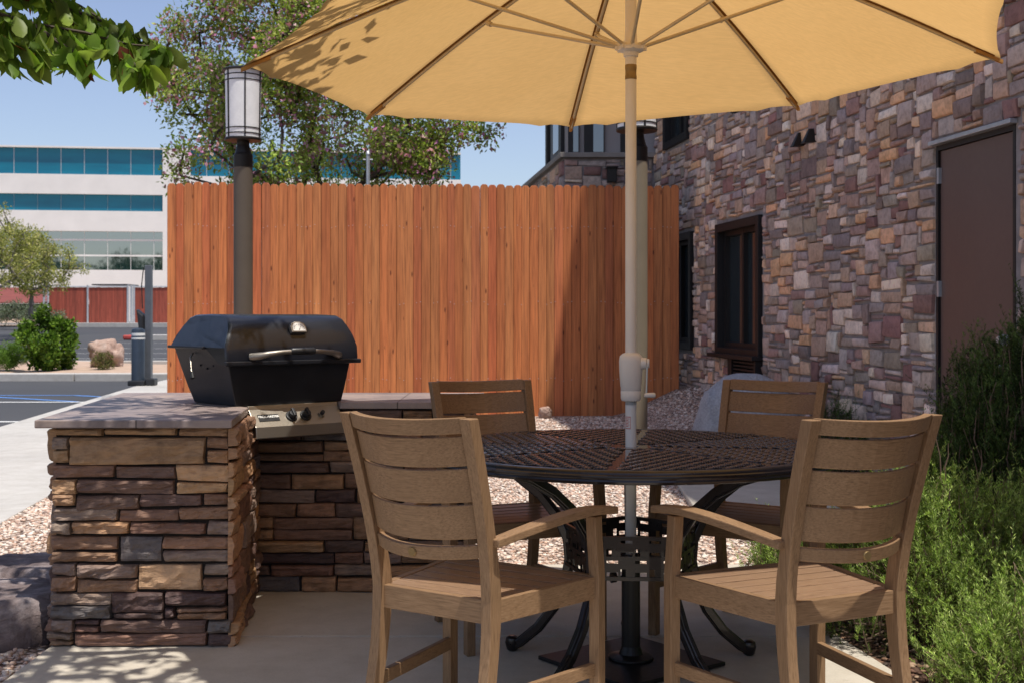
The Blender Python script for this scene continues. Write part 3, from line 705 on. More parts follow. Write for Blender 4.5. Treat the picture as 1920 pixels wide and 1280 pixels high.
# ------------------------------------------------------------------ table
TX, TY = .3956, 4.118
tb = empty('patio_table', (TX, TY, 0), 0, 'round dark bronze metal patio table with woven lattice top', 'table')
RT = .68
b = MB()
pr = [(.632, .708), (.632, .7205), (.650, .7225), (.664, .7215), (.672, .716), (.6735, .711), (.6785, .708), (.680, .702), (.6775, .697), (.6795, .692), (.677, .686), (.668, .683), (.640, .684), (.632, .690), (.632, .708)]
b.lathe(pr, n=96, caps=False); b.build('rim', M['bronze'], tb, smooth=True)
# lattice in eight sectors: woven strips with real holes
V = []; Fs = []
NS = 8; half = PI / NS; p = .029; hwid = .0110; seg = .0085; base_rot = R(12)
for sct in range(NS):
    am = base_rot + sct * 2 * half; ca, sa = math.cos(am), math.sin(am)
    for fam in (0, 1):
        for j in range(-24, 25):
            off = j * p
            for i in range(0, 80):
                if fam == 0: u0, u1 = i * seg, (i + 1) * seg; uc, vc = (u0 + u1) / 2, off
                else: u0, u1 = -.34 + i * seg, -.34 + (i + 1) * seg; uc, vc = off, (u0 + u1) / 2
                if uc < .05: continue
                r_ = math.hypot(uc, vc); an = math.atan2(vc, uc)
                if r_ > .638 or r_ < .055 or abs(an) > half or r_ * math.sin(half - abs(an)) < .018: continue
                o4 = []
                for (s_, q) in ((u0, -hwid), (u1, -hwid), (u1, hwid), (u0, hwid)):
                    wob = .006 * math.sin((s_ / p) * PI + j * PI); ph = math.cos((s_ / p) * PI + (j + fam) * PI)
                    z = .7175 + .0022 * ph
                    if fam == 0: x, y = s_, off + q + wob
                    else: x, y = off + q + wob, s_
                    o4.append((x * ca - y * sa, x * sa + y * ca, z))
                k = len(V); V += o4; Fs.append((k, k + 1, k + 2, k + 3))
o = fast('lattice_top', np.array(V), np.array(Fs), np.ones((len(V), 3)), M['bronze_top'], tb)
sm = o.modifiers.new('solid', 'SOLIDIFY'); sm.thickness = .006; sm.offset = -1
b = MB()
for sct in range(NS):
    a_ = base_rot + half + sct * 2 * half; d = (math.cos(a_), math.sin(a_), 0); s_ = (-d[1], d[0], 0)
    b.sweep([(d[0] * r_, d[1] * r_, .7165) for r_ in (.05, .64)], s_, (0, 0, 1), [.010, .024], .0042)
b.lathe([(.026, .712), (.026, .7222), (.075, .7222), (.078, .719), (.078, .712)], n=40, caps=False)
b.build('radial_bands', M['bronze_top'], tb, bevel=.001)
pen = [R(90 - 4 + 72 * k) for k in range(5)]
for a_ in pen:
    d = A([math.cos(a_), math.sin(a_), 0]); s_ = A([-d[1], d[0], 0]); pts = []; As = []; Bs = []
    for rr_, z in ((.60, .690), (.535, .67), (.42, .615), (.32, .545), (.255, .47), (.222, .40), (.216, .33), (.232, .25), (.272, .165), (.33, .09), (.395, .035), (.43, .016)):
        pts.append(d * rr_ + A([0, 0, z]))
    for i in range(len(pts)):
        t_ = pts[min(i + 1, len(pts) - 1)] - pts[max(i - 1, 0)]; t_ /= np.linalg.norm(t_); n_ = np.cross(t_, s_); Bs.append(n_)
    b = MB(); b.sweep(pts, s_, Bs, .016, .013); b.sweep([q + Bs[i] * 0 for i, q in enumerate(pts)], s_, Bs, .007, .018)
    lg = b.build('leg', M['bronze'], tb, bevel=.003)
    b = MB(); fo = d * .425 + A([0, 0, 0]); b.lathe([(.012, 0), (.020, .006), (.026, .03), (.022, .046), (.012, .052)], c=tuple(fo), n=12); b.build('foot', M['bronze'], lg, smooth=True)
# pierced panels joining the legs
b = MB()
for k in range(5):
    a0, a1 = pen[k], pen[(k + 1) % 5]; p0 = A([math.cos(a0), math.sin(a0), 0]) * .232; p1 = A([math.cos(a1), math.sin(a1), 0]) * .232
    U = p1 - p0; ln = np.linalg.norm(U); U /= ln; nrm = A([U[1], -U[0], 0]); z0, z1 = .315, .455
    def bar(u0, u1, za, zb, th=.006):
        b.sweep([p0 + U * u0 + A([0, 0, (za + zb) / 2]), p0 + U * u1 + A([0, 0, (za + zb) / 2])], tuple(nrm), (0, 0, 1), th / 2, (zb - za) / 2)
    bar(.0, ln, z1 - .012, z1, .010); bar(.0, ln, z0, z0 + .012, .010); bar(.0, ln, .379, .391, .008)
    rows = [(z0 + .012, .379), (.391, z1 - .012)]; nc = 6; cw = ln / nc
    for ri, (za, zb) in enumerate(rows):
        zm = (za + zb) / 2
        for c_ in range(nc):
            u = c_ * cw
            bar(u, u + .008, za, zb)
            if (c_ + ri) % 2 == 0: bar(u + .008, u + cw, zm - .002, zb, .004); bar(u + cw * .55, u + cw, za, zm - .002, .004)
            elif False: bar(u + .008, u + cw, za, zm + .004, .004); bar(u + .008, u + cw * .5, zm + .004, zb, .004)
            else: bar(u + .008, u + cw, za + .014, zb - .010, .004)
b.build('pierced_apron', M['bronze'], tb)

# ------------------------------------------------------------------ umbrella stand and umbrella
st = empty('umbrella_stand', (TX, TY, 0), 0, 'black steel umbrella stand with a square plate and tall tube under the table', 'umbrella stand')
b = MB(); b.box((0, 0, .010), (.44, .44, .014), R(38)); b.build('base_plate', M['black_metal'], st, bevel=.003)
b = MB(); b.lathe([(.075, .0175), (.075, .026), (.04, .034), (.031, .06), (.031, .36)], n=24); b.lathe([(.034, .345), (.034, .365), (.022, .365)], n=24, caps=False); b.build('tube', M['black_metal'], st, smooth=False, bevel=.002)
b = MB(); b.tube([(-.028, -.01, .29), (-.052, -.016, .29)], .005, 8); kn = b.build('knob', M['black_metal'], st); b = MB(); b.tube([(-.050, -.016, .29), (-.068, -.020, .29)], [.016, .018], 12); b.build('knob_grip', M['black_plastic'], kn)
um = empty('patio_umbrella', (TX, TY, 0), 0, 'open golden tan market umbrella with a cream pole through the table', 'umbrella')
ZC, ZH = 2.47, 2.03
b = MB(); b.tube([(0, 0, .10), (0, 0, .90)], .0185, 24); b.build('lower_pole', M['white_paint'], um, smooth=True)
b = MB(); b.tube([(0, 0, .86), (0, 0, 1.942)], .0185, 24); b.tube([(0, 0, 1.985), (0, 0, 2.46)], .0190, 24); b.build('upper_pole', M['cream_paint'], um, smooth=True)
b = MB(); b.lathe([(.0192, 1.940), (.0196, 1.944), (.0196, 1.952), (.0186, 1.955), (.0186, 1.972), (.0196, 1.975), (.0196, 1.985), (.0192, 1.989)], n=24); b.build('brass_joint', M['brass'], um, smooth=True)
b = MB(); b.lathe([(.0185, 2.014), (.024, 2.016), (.026, 2.030), (.044, 2.036), (.045, 2.048), (.030, 2.054), (.022, 2.062), (.0192, 2.10), (.0192, 2.14)], n=32, caps=False)
for k in range(8):
    a_ = R(4 + 45 * k); b.box((.042 * math.cos(a_), .042 * math.sin(a_), 2.048), (.022, .010, .022), a_)
b.build('hub', M['cream_paint'], um, bevel=.001)
tips_def = [(4, 1.288, 2.020), (50, 1.235, 2.003), (95.5, 1.27, 1.965), (139, 1.262, 1.945), (184, 1.256, 1.957), (229, 1.27, 1.965), (271, 1.27, 1.985), (316, 1.28, 2.0)]
tips = [A([r_ * math.cos(R(a_)) - .0187, r_ * math.sin(R(a_)), z]) for a_, r_, z in tips_def]
def ribp(i, s_):
    T_ = tips[i % 8]; c0 = A([0, 0, ZC]); return c0 * (1 - s_) + T_ * s_ + A([0, 0, .028 * math.sin(PI * min(1, s_))])
NSg, NTg = 26, 18; vs = []; fs = []; cs = []
for i in range(8):
    o0 = len(vs)
    for a_ in range(NSg + 1):
        s_ = a_ / NSg
        for c_ in range(NTg + 1):
            t_ = c_ / NTg; p = ribp(i, s_) * (1 - t_) + ribp(i + 1, s_) * t_
            w = 4 * t_ * (1 - t_)
            p = p * A([1 - .018 * w * s_ ** 4, 1 - .018 * w * s_ ** 4, 1]); p[2] += -.012 * w * s_ + .012 * w * s_ ** 6
            # tension creases running in from the tips
            e = min(t_, 1 - t_) * s_; cr = math.sin(38 * math.atan2(e, max(.02, 1.02 - s_))) * math.exp(-((1 - s_) ** 2 + e ** 2) / .035) * min(1, e * 14)
            p[2] += .013 * cr + .003 * mn.noise(Vector((p[0] * 3, p[1] * 3, i)))
            p[2] += .010   # cloth lies on the ribs
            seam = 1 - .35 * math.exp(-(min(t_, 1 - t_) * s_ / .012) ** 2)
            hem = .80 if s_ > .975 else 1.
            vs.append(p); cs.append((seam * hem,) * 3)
    fs += [(o0 + a_ * (NTg + 1) + c_, o0 + a_ * (NTg + 1) + c_ + 1, o0 + (a_ + 1) * (NTg + 1) + c_ + 1, o0 + (a_ + 1) * (NTg + 1) + c_) for a_ in range(NSg) for c_ in range(NTg)]
cn = fast('canopy', np.array(vs), np.array(fs), np.array(cs), M['fabric'], um, smooth=True)
for i in range(8):
    pts = [ribp(i, s_) - A([0, 0, .002]) for s_ in np.linspace(.02, .985, 14)]
    b = MB(); b.tube(pts, .0062, 8); rb = b.build('rib', M['rib'], um, smooth=True)
    d = tips[i][:2] / np.linalg.norm(tips[i][:2]); b = MB()
    j = ribp(i, .50) - A([0, 0, .012]); h0 = A([d[0] * .046, d[1] * .046, 2.052])
    b.tube([h0, h0 + (j - h0) * .5, j], .0062, 8); b.tube([j - (j - h0) * .03, j + A([0, 0, .004])], .010, 8); b.build('strut', M['rib'], um, smooth=True)
    b = MB(); e0, e1 = ribp(i, .93), ribp(i, 1.005); s__ = A([-d[1], d[0], 0])
    b.sweep([e0 - A([0, 0, .004]), e1 + A([0, 0, .0])], tuple(s__), (0, 0, 1), [.011, .006], [.005, .006]); b.col = (.72, .70, .68); b.c = [(.85, .82, .8)] * len(b.v); b.build('tip_pocket', M['fabric'], cn)
    # sewn pocket strip shading the rib
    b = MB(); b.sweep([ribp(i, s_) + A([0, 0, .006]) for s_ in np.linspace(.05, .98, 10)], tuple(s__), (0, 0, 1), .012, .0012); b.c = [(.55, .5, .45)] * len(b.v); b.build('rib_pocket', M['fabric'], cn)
b = MB(); b.lathe([(.20, ZC + .0), (.10, ZC + .045), (.02, ZC + .06), (.018, ZC + .10), (.0, ZC + .11)], n=16); b.build('top_vent', M['fabric'], um, smooth=True)
# crank housing
b = MB(); b.lathe([(.0195, .872), (.030, .874), (.0335, .882), (.034, .905), (.0325, .907), (.034, .909), (.0335, .918), (.035, .922), (.0385, .97), (.0395, 1.005), (.037, 1.022), (.028, 1.030), (.0195, 1.033)], n=32, caps=False)
hs = b.build('crank_housing', M['cream_paint'], um, smooth=True); hs.scale = (1, .9, 1)
b = MB(); b.tube([(.034, -.012, .998), (.052, -.016, .998)], [.020, .018], 18); b.tube([(.052, -.016, .998), (.060, -.017, .998)], [.016, .015], 18); cx = b.build('crank_boss', M['cream_paint'], hs, smooth=False, bevel=.002)
b = MB(); b.sweep([(.052, -.020, 1.000), (.048, -.030, .90), (.046, -.032, .892)], (0, 1, 0), (1, 0, 0), .006, .003); b.build('crank_arm', M['steel'], cx, bevel=.001)
b = MB(); b.tube([(.042, -.034, .894), (.048, -.034, .894), (.074, -.034, .894), (.078, -.034, .894)], [.006, .008, .009, .006], 12); b.build('crank_grip', M['cream_paint'], cx, smooth=True)
# warning sticker
b = MB(); b2 = MB()
def stick(bb, a0, a1, z0, z1, rr_):
    n = 6; vv = []
    for z in (z0, z1):
        for i in range(n + 1): a_ = a0 + (a1 - a0) * i / n; vv.append((rr_ * math.cos(a_), rr_ * math.sin(a_), z))
    bb.add(vv, [(i, i + 1, n + 2 + i, n + 1 + i) for i in range(n)])
stick(b, R(200), R(262), .782, .822, .0189); stk = b.build('sticker', M['sticker'], um)
for (a0, a1, z0, z1) in ((200, 262, .820, .8225), (200, 262, .7815, .784), (200, 203, .782, .822), (258, 262, .782, .822)): stick(b2, R(a0), R(a1), z0, z1, .0191)
for k in range(6): stick(b2, R(206), R(240 + 10 * (k % 2)), .789 + .005 * k, .7912 + .005 * k, .0191)
b2.build('sticker_print', M['sticker_red'], stk)

# ------------------------------------------------------------------ wooden fence
fe = empty('wooden_fence', (-.9, 13.05, 0), 0, 'tall orange stained dog ear picket fence behind the grill and table', 'fence')
def fy(x): return 12.86 + .058 * (x - -3.6)
b = MB(); x = -3.585; k = 0
while x < 1.70:
    w = .0885 * random.uniform(.93, 1.07); gap = random.choice([-.0015, -.001, -.0012, -.0018]); y = fy(x) - 13.05 + (.0035 if k % 2 else -.0035) + random.uniform(-.0015, .0015); k += 1
    zt = 2.548 + random.uniform(-.012, .012); xb = x + .9; lean = random.uniform(-.0007, .0007)
    hue = random.random(); g_ = random.uniform(.84, 1.12)
    c = (.62 * g_, (.205 + .05 * hue) * g_, (.066 + .024 * hue) * g_)
    if random.random() < .12: c = (c[0] * .88, c[1] * .76, c[2] * .85)
    b.col = c
    prf = [(0, .06), (w - gap, .06), (w - gap, zt - .035), (w - gap - .010, zt - .012), (w - gap - .026, zt), (.026, zt), (.010, zt - .012), (0, zt - .035)]
    n = len(prf); cx_ = (w - gap) / 2; din = .0035
    def ins(px_, pz_): return (px_ + (din if px_ < cx_ else -din), pz_ - (din if pz_ > 1 else -din))
    vv = [(xb + ins(*q_)[0] + lean * q_[1], y, ins(*q_)[1]) for q_ in prf]; b.col = c; b.add(vv, [tuple(range(n))])
    k0 = len(b.v) - n; b.col = tuple(v_ * .28 for v_ in c)  # edge colour darkened to paint in the shade of the seams between pickets
    vv = [(xb + px_ + lean * pz_, y + .004, pz_) for px_, pz_ in prf] + [(xb + px_ + lean * pz_, y + .016, pz_) for px_, pz_ in prf]
    b.add(vv, [tuple(range(2 * n - 1, n - 1, -1))] + [(i, n + i, n + (i + 1) % n, (i + 1) % n) for i in range(n)])
    b.f += [(k0 + i, k0 + n + i, k0 + n + (i + 1) % n, k0 + (i + 1) % n) for i in range(n)]; x += w
b.build('pickets', M['fence'], fe)
b = MB(); x = -3.55
while x < 1.74:
    for z in (.5, 1.3, 2.1):
        for q in (-.012, .014):
            if random.random() < .85: b.box((x + .9 + q * 1.6, fy(x) - 13.05 - .0045, z + random.uniform(-.02, .02)), (.007, .002, .007))
    x += .0885
b.build('nails', M['steel_grey'], fe)['kind'] = 'stuff'
for z in (.5, 1.3, 2.1):
    b = MB(); b.col = (.36, .13, .05); b.sweep([(-3.58 + .9, fy(-3.58) - 13.05 + .04, z), (1.78 + .9, fy(1.78) - 13.05 + .04, z)], (0, 1, 0), (0, 0, 1), .019, .045); b.build('rail', M['fence'], fe)
for x in (-3.54, -1.2, .6, 1.735):
    b = MB(); b.col = (.34, .12, .05); b.box((x + .9, fy(x) - 13.05 + .105, 1.25), (.09, .09, 2.4)); b.build('post', M['fence'], fe)

# ------------------------------------------------------------------ lamp posts
def lamp(loc, label, mat, zt):
    t = empty('lamp_post', loc, 0, label, 'lamp post', 'garden lamp posts')
    zb = zt - .60
    b = MB(); b.tube([(0, 0, -.05), (0, 0, zb - .22)], .079, 28); b.build('post', M[mat], t, smooth=True)
    b = MB(); b.lathe([(.079, zb - .225), (.080, zb - .22), (.080, zb - .12), (.068, zb - .10), (.052, zb - .035), (.052, zb + .0)], n=28); b.build('neck', M['lamp_dark'], t, smooth=False, bevel=.003)
    s = empty('lantern', (0, 0, 0)); bpy.data.objects.remove(s)
    b = MB(); b.lathe([(.142, zb + .02), (.150, zb + .585)], n=40, caps=False); g_ = b.build('lamp_shade', M['lamp_glass'], t, smooth=True)
    b = MB(); b.lathe([(.02, zb), (.150, zb), (.153, zb + .012), (.150, zb + .022), (.143, zb + .024)], n=40, caps=False)
    for z in (.055, .10, .50, .545):
        r_ = .142 + .008 * z / .565 + .0035; b.lathe([(r_ - .004, zb + z - .0045), (r_, zb + z - .004), (r_, zb + z + .004), (r_ - .004, zb + z + .0045)], n=40, caps=False)
    for k in range(6):
        a_ = R(-72 + 60 * k); ca, sa = math.cos(a_), math.sin(a_)
        b.sweep([(ca * .1455, sa * .1455, zb + .01), (ca * .1535, sa * .1535, zb + .58)], (-sa, ca, 0), (ca, sa, 0), .0055, .004)
    b.build('cage', M['lamp_dark'], g_)
    b = MB(); b.lathe([(.150, zb + .580), (.172, zb + .584), (.174, zb + .592), (.150, zb + .606), (.06, zb + .618), (.0, zb + .620)], n=40); b.build('cap', M['lamp_dark'], t, smooth=True)
    return t
YL = 10.4
lamp((((456 - 960) / F) * YL, YL, 0), 'tan lamp post with frosted cylinder lantern behind the grill', 'lamp_post', CH + (595 - 131) / F * YL)
YL = 9.1
lamp((((1194 - 960) / F) * YL, YL, 0), 'tan lamp post partly hidden behind the umbrella pole', 'lamp_post_tan', CH + (595 - 247) / F * YL + .60)

# ------------------------------------------------------------------ stone building
bd = empty('stone_building', (0, 0, 0), 0, 'stone veneer building with dark framed windows and a brown metal door', 'building')
WD = A([WDIR, 1., 0]); WD /= np.linalg.norm(WD); WN = A([-WD[1], WD[0], 0])          # along the wall, and out of it
WO = A([wallx(0), 0, 0.])
def wp(y, z, out=0): return A([wallx(y), y, z]) + WN * out
cl = math.hypot(1, WDIR)
def wy(px): # depth where wall crosses picture column
    return WX0 / ((px - 960) / F - WDIR)
yA, yB = wy(1348), wy(1430); yC = wy(1301)
D0, D1 = wy(1905), wy(1756)
wins = [(yB, yA, .78, CH + (YH - 402.5) / F * yB), (yC, yC + 1.25, .80, CH + (YH - 402.5) / F * yB)]
up = [(wy(1293), wy(1249), 3.09, 4.6), (wy(1452), wy(1378), 3.11, 4.6)]
door = (D0, D1, -.05, CH + (YH - 275) / F * D1)
holes = [(w_[0], w_[1], w_[2], w_[3]) for w_ in wins + up] + [door, (yB + .0, yB + (yA - yB) * .62, .2, .80)]
# wall body pieces around the openings (simple strips between hole edges)
def wall_boxes(y0, y1, z0, z1, holes, th=.3, depth=0.):
    ys_ = sorted(set([y0, y1] + [h_[k] for h_ in holes for k in (0, 1)])); bb = MB()
    for a_, c_ in zip(ys_[:-1], ys_[1:]):
        if c_ <= y0 or a_ >= y1: continue
        m_ = (a_ + c_) / 2; segs = [(z0, z1)]
        for h_ in holes:
            if h_[0] < m_ < h_[1]:
                ns = []
                for s0, s1 in segs:
                    if h_[3] <= s0 or h_[2] >= s1: ns.append((s0, s1)); continue
                    if h_[2] > s0: ns.append((s0, h_[2]))
                    if h_[3] < s1: ns.append((h_[3], s1))
                segs = ns
        for s0, s1 in segs:
            bb.hexa([wp(a_, s0, depth), wp(a_, s0, depth - th), wp(c_, s0, depth - th), wp(c_, s0, depth), wp(a_, s1, depth), wp(a_, s1, depth - th), wp(c_, s1, depth - th), wp(c_, s1, depth)])
    return bb
wall_boxes(5.2, 14.9, -.3, 4.1, holes).build('wall', M['mortar'], bd)
wall_boxes(-9, 5.2, -.3, 9.1, []).build('wall', M['stucco'], bd)
wall_boxes(5.2, 14.9, 4.1, 9.1, [(up[0][0], up[0][1], 4.1, 4.6), (up[1][0], up[1][1], 4.1, 4.6)]).build('wall', M['stucco'], bd)
# building mass behind the wall (roof slab)
b = MB(); b.hexa([wp(-9, 9.1, .25), wp(-9, 9.1, -9), wp(24, 9.1, -9), wp(24, 9.1, .0), wp(-9, 9.35, .25), wp(-9, 9.35, -9), wp(24, 9.35, -9), wp(24, 9.35, .0)]); b.build('roof', M['cap'], bd)
b = MB(); b.hexa([wp(5, -.3, -1.6), wp(5, -.3, -1.8), wp(15, -.3, -1.8), wp(15, -.3, -1.6), wp(5, 9.1, -1.6), wp(5, 9.1, -1.8), wp(15, 9.1, -1.8), wp(15, 9.1, -1.6)]); b.build('inner_partition', M['dark_void'], bd)
WP_ = [(0.726, 0.473, 0.320), (0.517, 0.347, 0.262), (0.462, 0.378, 0.330), (0.902, 0.704, 0.553), (0.330, 0.179, 0.155), (0.770, 0.462, 0.272), (0.396, 0.315, 0.242), (0.638, 0.473, 0.388), (0.440, 0.284, 0.242), (0.814, 0.672, 0.582), (0.330, 0.263, 0.242), (0.572, 0.462, 0.417), (0.506, 0.389, 0.330), (0.572, 0.389, 0.281), (0.418, 0.326, 0.310), (0.286, 0.210, 0.184)]
def rubble(b, O, U, W, N, length, z0, z1, holes, ua=.056, ha=.041, fine=(8, 6), thk=(.012, .038), bigs=1.):
    nu, nz = int(length / ua), int((z1 - z0) / ha); G = np.zeros((nu, nz), bool)
    for (a_, c_, e_, g_) in holes:
        G[max(0, int((a_ - .005) / ua)):max(0, int(math.ceil((c_ + .005) / ua))), max(0, int((e_ - z0) / ha)):max(0, int(math.ceil((g_ - z0) / ha)))] = True
    for j in range(nz):
        i = 0
        while i < nu:
            if G[i, j]: i += 1; continue
            w = random.choice([2, 3, 3, 4, 4, 5, 6]); h = random.choice([2, 2, 2, 3, 3]) if random.random() > .3 else 1
            if random.random() < .05: w, h = 6, 4
            if h == 3 and w < 3: h = 2
            k = 1
            while k < w and i + k < nu and not G[i + k, j]: k += 1
            w = k; m_ = 1
            while m_ < h and j + m_ < nz and not G[i:i + w, j + m_].any(): m_ += 1
            h = m_; G[i:i + w, j:j + h] = True
            c = jc(random.choice(WP_), .18); mo = .0065
            # rows drift a little so courses are not ruled lines
            dz = .012 * mn.noise(Vector((i * ua * 1.2, j * .35, 3.)))
            stone_patch(b, O, U, W, N, i * ua + mo, z0 + j * ha + mo + dz, w * ua - 2 * mo, h * ha - 2 * mo, random.uniform(*thk), c, nx=fine[0] - 2, nz=fine[1] - 2, jit=.010, nt_=.35)
            i += w
b = MB(); y0 = 5.6
O = wp(y0, 0, .0); H2 = [((h_[0] - y0) * cl, (h_[1] - y0) * cl, h_[2], h_[3]) for h_ in holes]
rubble(b, O, WD, A([0, 0, 1.]), WN, (14.9 - y0) * cl, -.06, 4.0, H2)
b.build('stone_cladding', M['wall_stone'], bd, smooth=True)
# windows
def wbox(bb, ya, yb, za, zb, oa, ob):
    bb.hexa([wp(ya, za, ob), wp(ya, za, oa), wp(yb, za, oa), wp(yb, za, ob), wp(ya, zb, ob), wp(ya, zb, oa), wp(yb, zb, oa), wp(yb, zb, ob)])
def window(ya, yb, za, zb, sill=True, split=.5, name='window'):
    b = MB(); fw = .075; o1, o0 = .045, -.12
    wbox(b, ya, ya + fw, za, zb, o0, o1); wbox(b, yb - fw, yb, za, zb, o0, o1); wbox(b, ya + fw, yb - fw, zb - fw * 1.1, zb, o0, o1); wbox(b, ya + fw, yb - fw, za, za + fw, o0, o1)
    f_ = b.build(name, M['frame'], bd, bevel=.004)
    b = MB(); ym = ya + (yb - ya) * split
    wbox(b, ya + fw, ya + fw + .05, za + fw, zb - fw, -.10, -.03); wbox(b, ym - .025, ym + .025, za + fw, zb - fw, -.10, -.03); wbox(b, yb - fw - .05, yb - fw, za + fw, zb - fw, -.10, -.03)
    wbox(b, ya + fw, yb - fw, za + fw, za + fw + .05, -.102, -.032); wbox(b, ya + fw, yb - fw, zb - fw - .05, zb - fw, -.102, -.032); b.build('sash', M['frame'], f_)
    b = MB(); wbox(b, ya + fw, yb - fw, za + fw, zb - fw, -.085, -.075); b.build('pane', M['glass_dark'], f_)
    b = MB(); wbox(b, ya + fw, yb - fw, za + fw, zb - fw, -.40, -.38); b.build('curtain', M['curtain'], f_)
    return f_
for w_ in wins: window(*w_)
for w_ in up: window(*w_)
b = MB(); wbox(b, yB - .02, yA + .06, .76, .80, -.05, .11); b.build('sill', M['frame'], bd, bevel=.004)
b = MB(); ye = yB + (yA - yB) * .62
for k in range(16): wbox(b, yB + .05, ye - .12, .215 + k * .034, .229 + k * .034, .0, .055)
wbox(b, yB + .05, ye - .12, .2, .76, -.1, -.01); ac = b.build('air_conditioner_grille', M['black_plastic'], bd)
for ya_, yb_ in ((yB, yB + .05), (ye - .12, ye)):
    b = MB(); wbox(b, ya_, yb_, .2, .757, -.05, .07); b.build('side_frame', M['frame'], ac)
# door
b = MB(); wbox(b, D0 + .03, D1 - .03, .0, door[3] - .035, -.10, -.012); dr = b.build('door', M['door'], bd, bevel=.003)
b = MB(); wbox(b, D0, D0 + .027, .0, door[3], -.12, .004); wbox(b, D1 - .027, D1, .0, door[3], -.12, .004); wbox(b, D0 + .027, D1 - .027, door[3] - .032, door[3], -.12, .003); b.build('door_frame', M['frame'], dr)
b = MB(); wbox(b, D0 - .02, D1 + .02, door[3] + .002, door[3] + .028, .0, .05); b.build('drip_cap', M['steel_grey'], dr, bevel=.003)
for z in (.35, 1.28, 2.0):
    b = MB(); wbox(b, D1 - .045, D1 - .020, z, z + .10, -.012, .010); b.build('hinge', M['steel_grey'], dr)
for z, r_ in ((1.02, .032), (.86, .028)):
    b = MB(); q = wp(D0 + .12, z, -.012); b.tube([q, q + WN * .02, q + WN * .055], [r_, r_, r_ * .6], 16); b.build('lock' if z > 1 else 'door_knob', M['steel_grey'], dr)
# twin wall lights
for px_, py_ in ((1508, 262), (1529, 255)):
    yy = wy(px_); zc = CH + (YH - py_) / F * yy; b = MB(); h_ = .055
    q0 = wp(yy, zc, .0)
    def lp(a_, o_, z_): return q0 + WD * a_ + WN * o_ + A([0, 0, z_])
    b.hexa([lp(-.035, .0, -h_), lp(.035, .0, -h_), lp(.04, .11, -h_ - .008), lp(-.04, .11, -h_ - .008), lp(-.014, .0, h_), lp(.014, .0, h_), lp(.014, .055, h_), lp(-.014, .055, h_)]); b.build('wall_light', M['lamp_dark'], bd, bevel=.003)
# projecting wing beyond the fence
XW0 = (1058 - 960) / F * 14.9; ZW = CH + (YH - 297) / F * 14.9; XW1 = wallx(14.9)
wd = -.115
def wq(x, y, z): return A([x + wd * (y - 14.9), y, z])
b = MB(); b.hexa([wq(XW0, 14.9, -.3), A([XW1 + .2, 14.9, -.3]), A([XW1 + .2, 24, -.3]), wq(XW0, 24, -.3), wq(XW0, 14.9, ZW), A([XW1 + .2, 14.9, ZW]), A([XW1 + .2, 24, ZW]), wq(XW0, 24, ZW)]); b.build('wing_wall', M['mortar'], bd)
b = MB(); c = WP_
rubble(b, A([XW0, 14.898, 0]), A([1., 0, 0]), A([0, 0, 1.]), A([0, -1., 0]), XW1 - XW0 - .02, 1.9, ZW, [])
Uw = A([wd, 1., 0]); Uw /= np.linalg.norm(Uw)
rubble(b, A([XW0, 14.9, 0]), Uw, A([0, 0, 1.]), A([-Uw[1], Uw[0], 0]), 9.0, 2.2, ZW, [], ua=.085, ha=.06)
b.build('wing_cladding', M['wall_stone'], bd, smooth=True)
b = MB(); b.hexa([wq(XW0 - .06, 14.83, ZW + .002), A([XW1 + .0, 14.83, ZW + .002]), A([XW1 + .0, 24, ZW + .002]), wq(XW0 - .06, 24, ZW + .002), wq(XW0 - .06, 14.83, ZW + .062), A([XW1, 14.83, ZW + .062]), A([XW1, 24, ZW + .062]), wq(XW0 - .06, 24, ZW + .062)]); b.build('wing_cap', M['cap'], bd, bevel=.006)
zu0 = ZW + .063
b = MB(); b.hexa([wq(XW0 + .06, 15.0, zu0), A([XW1 + .4, 15.0, zu0]), A([XW1 + .4, 16.5, zu0]), wq(XW0 + .06, 16.5, zu0), wq(XW0 + .06, 15.0, 9.1), A([XW1 + .4, 15.0, 9.1]), A([XW1 + .4, 16.5, 9.1]), wq(XW0 + .06, 16.5, 9.1)]); b.build('upper_wall', M['stucco'], bd)
def fpx(x0, x1, mat, name, out, par=bd, z1=5.2, z0=zu0):
    b = MB(); a_ = (x0 - 960) / F * 15; c_ = (x1 - 960) / F * 15; b.box(((a_ + c_) / 2, 15.0 - out / 2, (z0 + z1) / 2), (c_ - a_, out, z1 - z0)); return b.build(name, M[mat], par)
for x0, x1 in ((1065, 1086), (1095, 1133)):
    f_ = fpx(x0, x1, 'frame', 'window', .04); fpx(x0 + (x1 - x0) * .45, x1 - 2, 'glass_sky' if 'glass_sky' in M else 'glass_dark', 'pane', .046, f_, 5.1, zu0 + .02)
fpx(1163, 1172, 'frame', 'trim', .05)
# side windows of the wing upper storey
def side(y0, y1, z0, z1, mat, name, out, par=bd):
    b = MB(); n_ = A([-Uw[1], Uw[0], 0]); p0, p1 = wq(XW0 + .06, y0, 0), wq(XW0 + .06, y1, 0)
    b.hexa([p0 + A([0, 0, z0]), p1 + A([0, 0, z0]), p1 + n_ * out + A([0, 0, z0]), p0 + n_ * out + A([0, 0, z0]), p0 + A([0, 0, z1]), p1 + A([0, 0, z1]), p1 + n_ * out + A([0, 0, z1]), p0 + n_ * out + A([0, 0, z1])]); return b.build(name, M[mat], par)
f_ = side(15.25, 16.1, zu0, 5.0, 'frame', 'window', .05); side(15.4, 15.85, zu0 + .1, 4.9, 'glass_dark', 'pane', .056, f_)
side(16.35, 16.52, zu0, 9.1, 'soffit', 'corner_trim', .06)
